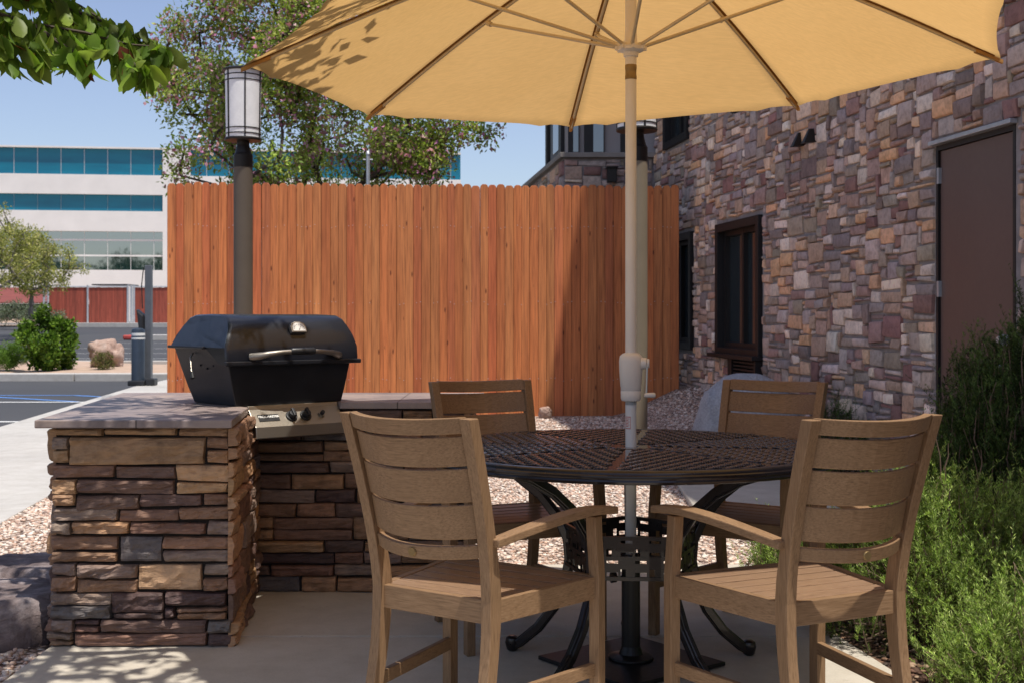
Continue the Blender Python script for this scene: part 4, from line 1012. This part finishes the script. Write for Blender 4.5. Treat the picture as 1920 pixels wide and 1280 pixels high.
# wall light on the wing
b = MB(); xx = (1146 - 960) / F * 14.9; zz = CH + (YH - 331) / F * 14.9
b.box((xx, 14.80, zz), (.115, .12, .17)); b.box((xx, 14.79, zz + .09), (.14, .15, .02)); b.build('wall_light', M['lamp_dark'], bd, bevel=.006)

# ------------------------------------------------------------------ office building
YO = 120.; oz = .8
of = empty('office_building', ((305 - 960) / F * YO, YO, oz), math.atan(.13), 'long white office building with teal glass bands beyond the parking lot', 'office building')
def zo(py): return CH + (YH - py) / F * YO - oz
XE = 29.0
b = MB(); b.box((-22 + (XE + 44) / 2 - 11, 10, 0 + zo(277) / 2 - 2), (1, 1, 1)); b.v = []; b.f = []; b.c = []
def ob(x0, x1, z0, z1, y0, y1, mat, name, par=of):
    b = MB(); b.box(((x0 + x1) / 2, (y0 + y1) / 2, (z0 + z1) / 2), (x1 - x0, y1 - y0, z1 - z0)); return b.build(name, M[mat], par)
bands = [(zo(329.5), zo(280)), (zo(397), zo(366)), (zo(507), zo(435))]
ob(-50, XE, -3, zo(281), .62, 20, 'office_wall', 'core')
segs = [(-50, 0), (2.6, XE - .0)]
edges = [-3] + [z for bnd in sorted(bands) for z in bnd]
zprev = -3
for zb, zt in sorted(bands):
    ob(-50, XE, zprev, zb, 0, .6, 'office_wall', 'spandrel'); zprev = zt
if zo(280) > zprev + .01: ob(-50, XE, zprev, zo(279.5), 0, .6, 'office_wall', 'parapet')
ob(-50, XE, zo(280.5), zo(277.5), -.02, 20, 'office_wall', 'coping')
for zb, zt in bands: ob(0, 2.6, zb + .003, zt - .003, .003, .597, 'office_wall', 'pier')
for bi, (zb, zt) in enumerate(bands):
    for (x0, x1) in segs:
        w_ = ob(x0, x1, zb, zt, .35, .45, 'teal' if bi < 2 else 'teal_low', 'window_band')
        b = MB(); x = x1 - .88
        if x0 > 0: x = x1 - 1
        while x > x0 + .2:
            b.box((x, .33, (zb + zt) / 2), ((.06, .015, .035)[bi], .05, zt - zb)); x -= 2.17
        if bi == 2:
            for py in (451, 480): b.box(((x0 + x1) / 2, .31, zo(py)), (x1 - x0, .06, .16))
        b.build('mullions', M['office_wall'] if bi == 2 else M['teal_mull'] if 'teal_mull' in M else M['steel_grey'], w_)
# ------------------------------------------------------------------ enclosure with red slats
YE = 63.; ex = lambda px: (px - 960) / F * YE
en = empty('slat_enclosure', (ex(200), YE, az(YE)), 0, 'chain link enclosure with red slats at the far side of the parking lot', 'fence')
def epx(x): return ex(x) - ex(200)
zt_ = (609 - 537) / F * YE
M['slat'] = m_fence('red_slats')
for (x0, x1) in ((93, 163), (167, 238), (253, 420)):
    b = MB(); x = epx(x0); sw = .075
    while x < epx(x1) - .02:
        g_ = random.uniform(.75, 1.1); b.col = (.34 * g_, .075 * g_, .045 * g_); b.box((x + sw / 2, 0, zt_ / 2), (sw * .93, .02, zt_ - .06 - random.uniform(0, .04))); x += sw
    b.build('slat_panel', M['slat'], en)
    b = MB()
    b.tube([(epx(x0), -.03, zt_), (epx(x1), -.03, zt_)], .028, 8); b.tube([(epx(x0), -.03, .05), (epx(x1), -.03, .05)], .022, 8)
    x = epx(x0)
    while x < epx(x1): b.tube([(x, -.03, zt_ - .03), (x + .04, -.03, zt_ + .06), (x + .08, -.03, zt_ - .03)], .008, 4); x += .09
    b.build('rail', M['steel_grey'], en)
for x in (83, 91, 165, 240, 247, 252): b = MB(); b.tube([(epx(x), -.05, -.1), (epx(x), -.05, zt_ + .08)], .05, 10); b.build('post', M['steel_grey'], en, smooth=True)
for (x0, x1) in ((84, 91), (241, 251)):
    b = MB(); z = .1
    while z < zt_:
        b.tube([(epx(x0), -.05, z), (epx(x1), -.05, z + .14)], .012, 5); b.tube([(epx(x1), -.05, z), (epx(x0), -.05, z + .14)], .012, 5); z += .15
    b.build('mesh_strip', M['steel_grey'], en)
b = MB(); b.box((epx(199), 1.5, zt_ + .12), (ex(232) - ex(163), 1.8, .06)); b.build('dark_cover', M['solar'], en)
# low red building at far left
lo = empty('low_building', (ex(20), 66, .9), 0, 'low building with a sloping red roof and dark opening at the far left', 'building')
b = MB(); b.hexa([(-6, -3, .95), (2.6, -3, .95), (2.6, 3, 1.35), (-6, 3, 1.35), (-6, -3, 1.0), (2.6, -3, 1.0), (2.2, 3, 1.9), (-6, 3, 1.9)]); b.build('roof', M['red_roof'], lo)
b = MB(); b.box((-1.9, .5, .2), (8.4, 4, 1.5)); b.build('wall', M['dark_void'], lo)

# ------------------------------------------------------------------ bollard, charger post, steel post
X, Y = (263 - 960) / F * 21.0, 21.0
bo = empty('bollard', ((259 - 960) / F * 21.0, 21.0, 0), 0, 'dark blue bollard with two white bands at the end of the sidewalk', 'bollard')
b = MB(); b.lathe([(.112, .0), (.112, .92), (.10, .95), (.06, .965), (.0, .97)], n=24); b.build('body', M['bollard'], bo, smooth=True)
b = MB(); b.lathe([(.1135, .84), (.1135, .885)], n=24, caps=False); b.build('reflective_band', M['white'], bo); b = MB(); b.lathe([(.1135, .78), (.1135, .81)], n=24, caps=False); b.build('reflective_band', M['white'], bo)
b = MB(); b.box((0, 0, .045), (.29, .26, .09)); b.box((.22, .02, .06), (.16, .22, .12)); b.build('base', M['black_plastic'], bo, bevel=.02)
cp_ = empty('charging_post', ((279 - 960) / F * 21.3, 21.3, 0), 0, 'grey metal charging post with a black charger and hanging cable', 'charging post')
b = MB(); b.box((0, 0, 1.02), (.108, .12, 2.04)); b.build('post', M['grey_post'], cp_, bevel=.008)
b = MB(); b.hexa([(-.13, -.12, .80), (-.06, -.12, .76), (-.06, .12, .76), (-.13, .12, .80), (-.20, -.09, 1.30), (-.06, -.09, 1.18), (-.06, .09, 1.18), (-.20, .09, 1.30)]); b.build('charger', M['black_plastic'], cp_, bevel=.03)
b = MB(); b.tube([(-.10, -.08, .95), (-.12, -.09, .75), (-.13, -.09, .5), (-.10, -.09, .30), (-.07, -.09, .5), (-.09, -.09, .8), (-.10, -.08, 1.0)], .012, 6); b.tube([(-.07, -.07, 2.0), (-.10, -.08, 1.7), (-.085, -.08, 1.3)], .009, 6); b.build('cable', M['black_plastic'], cp_, smooth=True)
Y = 15.5
sp = empty('steel_post', ((690 - 960) / F * Y, Y, 0), 0, 'thin galvanised steel post standing behind the fence', 'post')
b = MB(); b.tube([(0, 0, 0), (0, 0, CH + (YH - 290) / F * Y)], .024, 12); b.lathe([(.0, 0), (.03, .0), (.02, .035), (.0, .05)], c=(0, 0, CH + (YH - 290) / F * Y), n=12); b.build('pole', M['steel_grey'], sp, smooth=True)
b = MB(); b.tube([(-.06, 0, CH + (YH - 300) / F * Y), (.06, 0, CH + (YH - 300) / F * Y)], .010, 8); b.build('cross_piece', M['steel_grey'], sp)

# ------------------------------------------------------------------ foliage
def leaf_cloud(name, P, D, size, C, mat, parent, asp=.42, fold=.25):
    """kite leaves: P base points, D direction unit vectors"""
    n = len(P); r_ = rng.normal(size=(n, 3)); s = np.cross(D, r_); s /= np.linalg.norm(s, axis=1)[:, None] + 1e-9; u = np.cross(s, D)
    L_ = size[:, None]; w = L_ * asp / 2
    a = P; b_ = P + D * L_ * .45 + s * w + u * w * fold; c = P + D * L_; d = P + D * L_ * .45 - s * w + u * w * fold
    V = np.stack([a, b_, c, d], 1).reshape(-1, 3); i = np.arange(n)[:, None] * 4
    Fc = np.concatenate([i + np.array([[0, 1, 2]]), i + np.array([[0, 2, 3]])], 1).reshape(-1, 3)
    return fast(name, V, Fc, np.repeat(C, 4, 0), mat, parent)
def unit(v): return v / (np.linalg.norm(v, axis=-1, keepdims=True) + 1e-9)
def branches(parent, base, nodes, r0, mat, name='limbs', wob=.08, trunk=None):
    """connect every node to the nearest earlier node (heights grow)"""
    pts = [np.array(base, float)]; par = [-1]
    if trunk is not None:
        for q in trunk: pts.append(np.array(q, float)); par.append(len(pts) - 2)
    nt0 = len(pts)
    order = sorted(nodes, key=lambda q: np.linalg.norm(np.array(q) - pts[-1]))
    for q in order:
        q = np.array(q, float); best = min(range(max(0, nt0 - 3) if trunk is not None else 0, len(pts)), key=lambda k: np.linalg.norm(pts[k] - q) + (0.8 * max(0, pts[k][2] - q[2])) + .12 * np.linalg.norm(pts[k] - pts[nt0 - 1]))
        pts.append(q); par.append(best)
    cnt = [1] * len(pts)
    for k in range(len(pts) - 1, 0, -1): cnt[par[k]] += cnt[k]
    tot = cnt[0]; bm_ = MB()
    for k in range(1, len(pts)):
        a, c = pts[par[k]], pts[k]; ra = r0 * max(.07, (cnt[k] / tot)) ** .5; rc = ra * .75; mid = (a + c) / 2 + rng.normal(size=3) * wob * np.linalg.norm(c - a)
        bm_.tube([a, (a + mid) / 2 + rng.normal(size=3) * .01, mid, (mid + c) / 2, c], [ra, ra * .95, (ra + rc) / 2, rc, rc * .8], 6 if k >= nt0 else 10, cap=False)
    bm_.build(name, M[mat], parent, smooth=True)
def crown(parent, nodes, per, rad, size, pal, mat, pbias=(0, 0, .1), name='crown', asp=.42, tint=None):
    nodes = np.array(nodes); n = len(nodes) * per; c = np.repeat(nodes, per, 0)
    d = unit(rng.normal(size=(n, 3))); rr_ = rad * rng.uniform(.05, 1, n) ** .6
    P_ = c + d * rr_[:, None]; D_ = unit(d * .6 + rng.normal(size=(n, 3)) * .6 + np.array(pbias))
    pal = np.array(pal); C_ = pal[rng.integers(0, len(pal), n)] * rng.uniform(.7, 1.25, (n, 1))
    C_ *= np.repeat(rng.uniform(.75, 1.2, (len(nodes), 1)), per, 0)
    return leaf_cloud(name, P_, D_, size * rng.uniform(.6, 1.3, n), C_, M[mat], parent, asp)

# flowering tree behind the fence
ft = empty('flowering_tree', (-2.3, 17.0, 0), 0, 'flowering tree with pink blossom and thin dark limbs behind the fence', 'tree')
off = A([-2.3, 17.0, 0])
nodes = []
while len(nodes) < 240:
    q = rng.uniform(-1, 1, 3)
    if np.linalg.norm(q) > 1: continue
    p = A([-2.7, 17.0, 4.6]) + q * A([2.2, 1.5, 2.4])
    px_ = 960 + p[0] / p[1] * F; py_ = YH - (p[2] - CH) / p[1] * F
    if p[2] < 2.2: continue
    if px_ < 480 and py_ < 90 and rng.random() < .4: continue
    if px_ > 840 and py_ > 180: continue
    if px_ < 360 and rng.random() < .8: continue
    nodes.append(p - off)
for (x, y) in ((770, 245), (800, 262), (835, 246), (862, 240), (890, 238), (908, 243), (826, 275), (812, 268), (345, 285), (340, 330), (318, 150), (322, 60), (350, 120), (335, 215), (790, 330), (815, 318), (780, 300)): nodes.append(at(x, y, 16.6) - off)
branches(ft, (0, 0, -.1), nodes, .085, 'bark', trunk=[(.05, 0, .7), (-.05, .05, 1.5), (-.1, 0, 2.1)])
G1 = [(0.270, 0.377, 0.065), (0.378, 0.481, 0.091), (0.189, 0.273, 0.065), (0.486, 0.546, 0.143), (0.324, 0.364, 0.130)]
crown(ft, nodes, 260, .30, .070, G1, 'far_leaf')
Pk = [(0.624, 0.250, 0.504), (0.792, 0.400, 0.552), (0.552, 0.213, 0.324), (0.720, 0.500, 0.480), (0.432, 0.213, 0.240)]
sub = [n_ for n_ in nodes if rng.random() < .85]
crown(ft, sub, 70, .29, .062, Pk, 'far_leaf', (0, 0, -.8), 'blossom', .75)

# foreground tree: trunk outside the picture at the left, crown over the island
gt = empty('leafy_tree', (-3.15, 3.3, 0), 0, 'broad leaved tree with drooping green leaves hanging in at the upper left', 'tree')
off = A([-3.15, 3.3, 0]); nodes = []
def allow(p, m=.10):
    """keeps the crown above the open view over the patio"""
    px_ = 960 + p[0] / p[1] * F; py_ = YH - (p[2] - CH) / p[1] * F
    if px_ > 2000 or p[1] < .8: return True
    lim = 150 - max(0, px_ - 40) * .15 if px_ < 330 else -60
    lim = min(lim, 150)
    return py_ < lim - m * F / p[1]
while len(nodes) < 340:
    p = A([rng.uniform(-4.0, -.15), rng.uniform(1.5, 5.2), rng.uniform(2.3, 3.9)])
    cx = (p - A([-2.05, 3.4, 3.2])) / A([2.0, 1.95, 1.1])
    if np.linalg.norm(cx) > 1 or not allow(p, .13): continue
    sx_, sy_ = p[0] - .2 * (p[2] - .8), p[1] + .235 * (p[2] - .8)
    if -1.85 < sx_ < -.1 and 4.55 < sy_ < 6 and rng.random() < .45: continue
    nodes.append(p - off)
branches(gt, (0, 0, -.1), nodes, .11, 'bark', trunk=[(.02, .02, .8), (-.03, 0, 1.5), (.05, .05, 2.0)])
GL = [(0.137, 0.223, 0.034), (0.191, 0.289, 0.045), (0.102, 0.171, 0.031), (0.246, 0.328, 0.061), (0.164, 0.210, 0.055)]
crown(gt, nodes, 27, .22, .085, GL, 'leaf', (0, 0, -.5), 'crown', .5)
# near leaves modelled with fold and curl along hanging twigs
def nice_leaves(P_, D_, L_, C_, name, parent):
    n = len(P_); S = 5; W = np.array([0.02, .8, 1., .72, .02]); T_ = np.array([0, .22, .5, .78, 1.])
    r_ = rng.normal(size=(n, 3)); s = unit(np.cross(D_, r_)); u = np.cross(s, D_); curl = rng.uniform(.1, .5, n)
    V = []
    for k in range(S):
        c = P_ + D_ * (L_ * T_[k])[:, None] - u * (L_ * curl * T_[k] ** 2)[:, None]
        w = (L_ * .25 * W[k])[:, None]; V += [c - s * w + u * w * .35, c, c + s * w + u * w * .35]
    V = np.stack(V, 1); f = []
    for k in range(S - 1):
        for j in (0, 1): f.append((3 * k + j, 3 * k + j + 1, 3 * k + 4 + j, 3 * k + 3 + j))
    Fc = (np.array(f)[None] + (np.arange(n) * 3 * S)[:, None, None]).reshape(-1, 4)
    return fast(name, V.reshape(-1, 3), Fc, np.repeat(C_, 3 * S, 0), M['leaf'], parent, smooth=True)
tw = MB(); PP = []; DD = []
paths = [[(-160, -60, 4.1), (-60, 10, 4.2), (60, 45, 4.35), (160, 62, 4.45), (240, 84, 4.5), (296, 88, 4.55)], [(-120, -140, 4.3), (0, -50, 4.5), (110, 10, 4.6), (205, 45, 4.7), (262, 75, 4.7)], [(-150, 40, 4.0), (-60, 70, 4.0), (10, 85, 4.05), (60, 92, 4.1)],
         [(-80, -60, 4.8), (60, -30, 4.9), (150, 12, 5.0), (225, 60, 5.0), (262, 100, 5.)], [(60, 45, 4.35), (110, 80, 4.3), (150, 105, 4.3)], [(205, 70, 4.5), (235, 105, 4.45), (262, 130, 4.4)], [(-40, 20, 4.6), (30, 30, 4.7), (95, 60, 4.7), (130, 90, 4.7)]]
for pth in paths:
    q = [at(*p) - off for p in pth]; tw.tube(q, list(np.linspace(.010, .003, len(q))), 6)
    for a_, c_ in zip(q[:-1], q[1:]):
        m_ = int(np.linalg.norm(c_ - a_) / .0055)
        for k in range(m_):
            PP.append(a_ + (c_ - a_) * rng.random() + rng.normal(size=3) * .016); DD.append(unit(rng.normal(size=3) * .30 + A([.10, 0, -.95])))
    for k in range(12): PP.append(q[-1] + rng.normal(size=3) * .02); DD.append(unit(rng.normal(size=3) * .35 + A([.3, 0, -.8])))
tw.build('twigs', M['bark'], gt, smooth=True)
PP, DD = A(PP), A(DD); n = len(PP); Cc = np.array(GL)[rng.integers(0, len(GL), n)] * rng.uniform(.8, 1.5, (n, 1)); red = rng.random(n) < .04; Cc[red] = (.14, .04, .02)
nice_leaves(PP, DD, rng.uniform(.065, .118, n), Cc, 'hanging_leaves', gt)

# pale tree by the parking lot
def small_tree(name, px_, py_, Y, w, h, z0, label, pal, n=60, per=70, sz=.10, trunk_h=.4, mat='bark_pale', seedskip=0):
    X_ = (px_ - 960) / F * Y; zb = CH + (YH - py_) / F * Y; t = empty(name, (X_, Y, zb), 0, label, 'tree')
    nd_ = []
    while len(nd_) < n:
        q = rng.uniform(-1, 1, 3)
        if np.linalg.norm(q) > 1 or rng.random() < .15: continue
        nd_.append(A([q[0] * w / 2, q[1] * w / 2, z0 + h / 2 + q[2] * h / 2]))
    branches(t, (0, 0, 0), nd_, .10, mat, trunk=[(.03, 0, trunk_h * .5), (.05, 0, trunk_h)]); crown(t, nd_, per, .30, sz, pal, 'far_leaf', (0, 0, -.3), asp=.35); return t
PL = [(0.299, 0.310, 0.081), (0.380, 0.368, 0.117), (0.230, 0.253, 0.072), (0.437, 0.391, 0.153)]
small_tree('desert_tree', 58, 592, 48, 4.0, 2.5, .9, 'sparse yellow green tree beside the red slat enclosure', PL, 95, 105, .12, .8)
small_tree('desert_tree', -30, 596, 44, 4.2, 3.6, .6, 'taller yellow green tree cut off by the left edge of the picture', PL, 95, 105, .12, .7)
def shrub(name, px_, py_, Y, w, h, label, pal, n=40, per=120, sz=.05, mat='far_leaf', group=None, rad=.16, asp=.4, loc=None, d=None, extra=()):
    if loc is None: X_ = (px_ - 960) / F * Y; zb = CH + (YH - py_) / F * Y; loc = (X_, Y, zb)
    t = empty(name, loc, 0, label, 'shrub', group); nd_ = []; d = d or w
    while len(nd_) < n:
        q = rng.uniform(-1, 1, 3); q[2] = abs(q[2]) * 1.0
        r_ = math.sqrt(q[0] ** 2 + q[1] ** 2 + ((q[2] - .45) / .6) ** 2)
        if r_ > 1 or r_ < .35: continue
        nd_.append(A([q[0] * (w / 2 - rad * .5), q[1] * (d / 2 - rad * .5), q[2] * (h - rad) + rad * .3]))
    nd_ += [A(e_) for e_ in extra]
    branches(t, (0, 0, 0), nd_, .02 * w, 'twig', name='stems'); crown(t, nd_, per, rad, sz, pal, mat, (0, 0, .35), 'foliage', asp); return t
BG = [(.09, .17, .02), (.14, .24, .03), (.06, .115, .02), (.20, .30, .05)]
shrub('shrub', 92, 694, 26.6, 1.35, 1.25, 'tall glossy bright green shrub in the planting strip', BG, 60, extra=((-.18, 0, 1.15), (-.10, 0, 1.28), (-.22, .1, 1.02), (-.62, 0, .78), (-.55, .1, .66), (.45, 0, .95)), per=110, sz=.09, rad=.15, asp=.6)
shrub('shrub', 20, 689, 27.0, .72, .58, 'small rounded fine leaved bright green shrub in the planting strip', [(.12, .22, .03), (.17, .28, .05), (.09, .17, .03)], 50, 160, .05, rad=.1, asp=.25)
shrub('shrub', 192, 694, 26.2, .52, .42, 'sparse olive and reddish shrub growing in front of the pink boulder', [(.16, .17, .06), (.24, .16, .10), (.12, .14, .05)], 26, 70, .06, rad=.09, asp=.3)
SG = [(.17, .20, .14), (.24, .27, .20), (.13, .16, .11)]
for k, (x, y, w, h) in enumerate(((30, 604, 1.9, 1.1), (70, 606, 1.6, .9), (-12, 606, 1.7, 1.0), (100, 608, 1.3, .7))):
    shrub('sage_shrub', x, y, 56 + k, w, h, ['round grey green sage shrub under the yellow green tree', 'low grey green sage shrub left of the enclosure post', 'pale sage shrub at the very left edge of the picture', 'small dry sage shrub touching the enclosure'][k], SG if k != 2 else [(.36, .34, .30), (.28, .28, .22)], 26, 60, .12, rad=.28, asp=.3, group='sage shrubs at the far kerb')
# row of trees that the office glass mirrors
wt = MB(); nn_ = []
for k in range(260): nn_.append(A([rng.uniform(-66, -28), rng.uniform(20, 28), rng.uniform(0, 12.) * (1 - .35 * rng.random())]))
o = crown(None, nn_, 160, 2.2, .7, [(.03, .06, .02), (.05, .08, .025), (.02, .045, .015)], 'far_leaf', name='wood'); tag(o, 'dark row of trees standing left of the parking lot', 'trees', kind='stuff')

# rosemary: upright sprigs covered in needles
def rosemary(name, loc, w, d, h, sprigs, label, pal, seed=0, needle=.019, lean=.35, group='rosemary bushes beside the patio', up=1.):
    t = empty(name, loc, 0, label, 'shrub', group); r2 = np.random.default_rng(seed)
    SP = []; SDr = []; SL = []
    while len(SP) < sprigs:
        a_ = r2.uniform(0, 2 * PI); rr_ = r2.uniform(0, 1) ** .5; bx, by = math.cos(a_) * rr_, math.sin(a_) * rr_
        hz = h * (1 - .62 * rr_ ** 2.2) * (1 + .42 * mn.noise(Vector((bx * 3. + seed, by * 3., 1)))) * r2.uniform(.25, 1.0) ** .45
        tip = A([bx * w / 2, by * d / 2, hz]); dr = unit(A([bx * lean, by * lean, up]) + r2.normal(size=3) * .22); L_ = r2.uniform(.10, .24)
        SP.append(tip - dr * L_); SDr.append(dr); SL.append(L_)
    SP, SDr, SL = A(SP), A(SDr), A(SL); nper = 84
    sp_i = np.repeat(np.arange(sprigs), nper); tt_ = r2.uniform(.0, 1, len(sp_i)); n = len(sp_i)
    bend = np.repeat(r2.normal(size=(sprigs, 3)) * .05, nper, 0)
    P_ = SP[sp_i] + SDr[sp_i] * (SL[sp_i] * tt_)[:, None] + bend * (tt_ ** 2)[:, None]
    side_ = unit(np.cross(SDr[sp_i], r2.normal(size=(n, 3)))); D_ = unit(side_ * .8 + SDr[sp_i] * (.55 + .5 * tt_)[:, None])
    pal = A(pal); C_ = pal[r2.integers(0, len(pal), n)] * r2.uniform(.7, 1.3, (n, 1)) * (.25 + .95 * tt_)[:, None] * np.repeat(r2.uniform(.4, 1.35, (sprigs, 1)), nper, 0)  # inner shade painted in: needles darken towards the base of each sprig
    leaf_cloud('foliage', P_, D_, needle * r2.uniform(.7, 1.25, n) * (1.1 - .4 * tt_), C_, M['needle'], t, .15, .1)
    b = MB()
    for k in range(0, sprigs, 4):
        root = SP[k] * A([.35, .35, 0.]) + A([0, 0, .0]); mid = (root + SP[k]) / 2 + r2.normal(size=3) * .03; b.tube([root, mid, SP[k], SP[k] + SDr[k] * SL[k] * .7], [.006, .0045, .003, .0015], 5, cap=False)
    b.build('stems', M['twig'], t, smooth=True)
    return t
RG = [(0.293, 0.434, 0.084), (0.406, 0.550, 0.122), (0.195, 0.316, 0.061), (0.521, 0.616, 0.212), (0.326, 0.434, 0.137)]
RSHADE = [(0.085, 0.143, 0.036), (0.120, 0.184, 0.045), (0.055, 0.098, 0.028), (0.140, 0.205, 0.068)]  # same rosemary, with the building's shade put into darker needle colours
rosemary('rosemary_bush', (1.56, 4.55, 0), 1.0, 1.05, .66, 1750, 'sunlit sprawling rosemary bush right behind the near right chair', RG, 1)
rosemary('rosemary_bush', (1.62, 3.72, 0), .72, .8, .42, 900, 'low sunlit rosemary bush in the lower right corner', RG, 2)
rosemary('rosemary_bush', (2.10, 4.7, 0), .8, .9, .62, 900, 'half shaded rosemary bush at the right edge of the picture', RG, 5)
rosemary('rosemary_bush', (2.40, 5.75, 0), 1.0, .95, 1.2, 2900, 'tall upright rosemary bush, shade painted into its green, in front of the brown door', RSHADE, 3, lean=.12, up=1.5, needle=.022)
rosemary('rosemary_bush', (1.28, 5.55, 0), .45, .7, .30, 400, 'small rosemary bush behind the near right chair beside the patio edge', RG, 6)
rosemary('rosemary_bush', (2.30, 8.9, .02), .55, .6, .60, 380, 'small sparse rosemary bush against the foot of the stone wall', RSHADE, 4, lean=.2)
# dry twigs standing out of the sunlit bush
b = MB()
for (x, y, x2, y2, Y) in ((1765, 900, 1752, 808, 4.5), (1770, 880, 1778, 830, 4.5), (1766, 960, 1772, 870, 4.45), (1835, 930, 1822, 838, 4.7), (1834, 900, 1840, 842, 4.7)):
    b.tube([at(x, y, Y), (at(x, y, Y) + at(x2, y2, Y)) / 2 + A([.008, 0, 0]), at(x2, y2, Y)], [.003, .0025, .0012], 5)
tag(b.build('dry_twigs', M['twig'], None), 'bare brown twigs sticking up out of the sunlit rosemary', 'twigs')

# ------------------------------------------------------------------ camera, light, world
cam = bpy.data.cameras.new('camera'); co = bpy.data.objects.new('camera', cam); COL.objects.link(co)
co.location = (0, 0, CH); co.rotation_euler = (R(90), 0, 0)
cam.sensor_width = 36; cam.lens = F / 1920 * 36; cam.shift_y = -45 / 1920; cam.clip_start = .05; cam.clip_end = 3000
cam.dof.use_dof = True; cam.dof.focus_distance = 3.9; cam.dof.aperture_fstop = 10
sc.camera = co
sd = Vector((.20, -.235, 1.)).normalized()
su = bpy.data.lights.new('sun', 'SUN'); so = bpy.data.objects.new('sun', su); COL.objects.link(so)
so.rotation_euler = sd.to_track_quat('Z', 'Y').to_euler(); su.energy = 5.0; su.angle = R(.53); su.color = (1, .955, .88)
w = bpy.data.worlds.new('World'); sc.world = w; w.use_nodes = True; nt = w.node_tree
bg = nt.nodes['Background']; sk = nt.nodes.new('ShaderNodeTexSky'); sk.sky_type = 'NISHITA'; sk.sun_disc = False
sk.sun_elevation = math.asin(sd.z); sk.sun_rotation = math.atan2(sd.x, sd.y); sk.air_density = 1.0; sk.dust_density = 2.0; sk.ozone_density = 1.6; sk.altitude = 600
hs_ = nt.nodes.new('ShaderNodeHueSaturation'); hs_.inputs['Saturation'].default_value = .92; hs_.inputs['Value'].default_value = 1.25; hs_.inputs['Hue'].default_value = .512; nt.links.new(sk.outputs[0], hs_.inputs['Color']); nt.links.new(hs_.outputs[0], bg.inputs[0]); bg.inputs[1].default_value = .125
sc.view_settings.view_transform = 'Standard'; sc.view_settings.look = 'None'; sc.view_settings.exposure = 0
sc.cycles.use_denoising = True; sc.cycles.max_bounces = 8; sc.cycles.transparent_max_bounces = 8
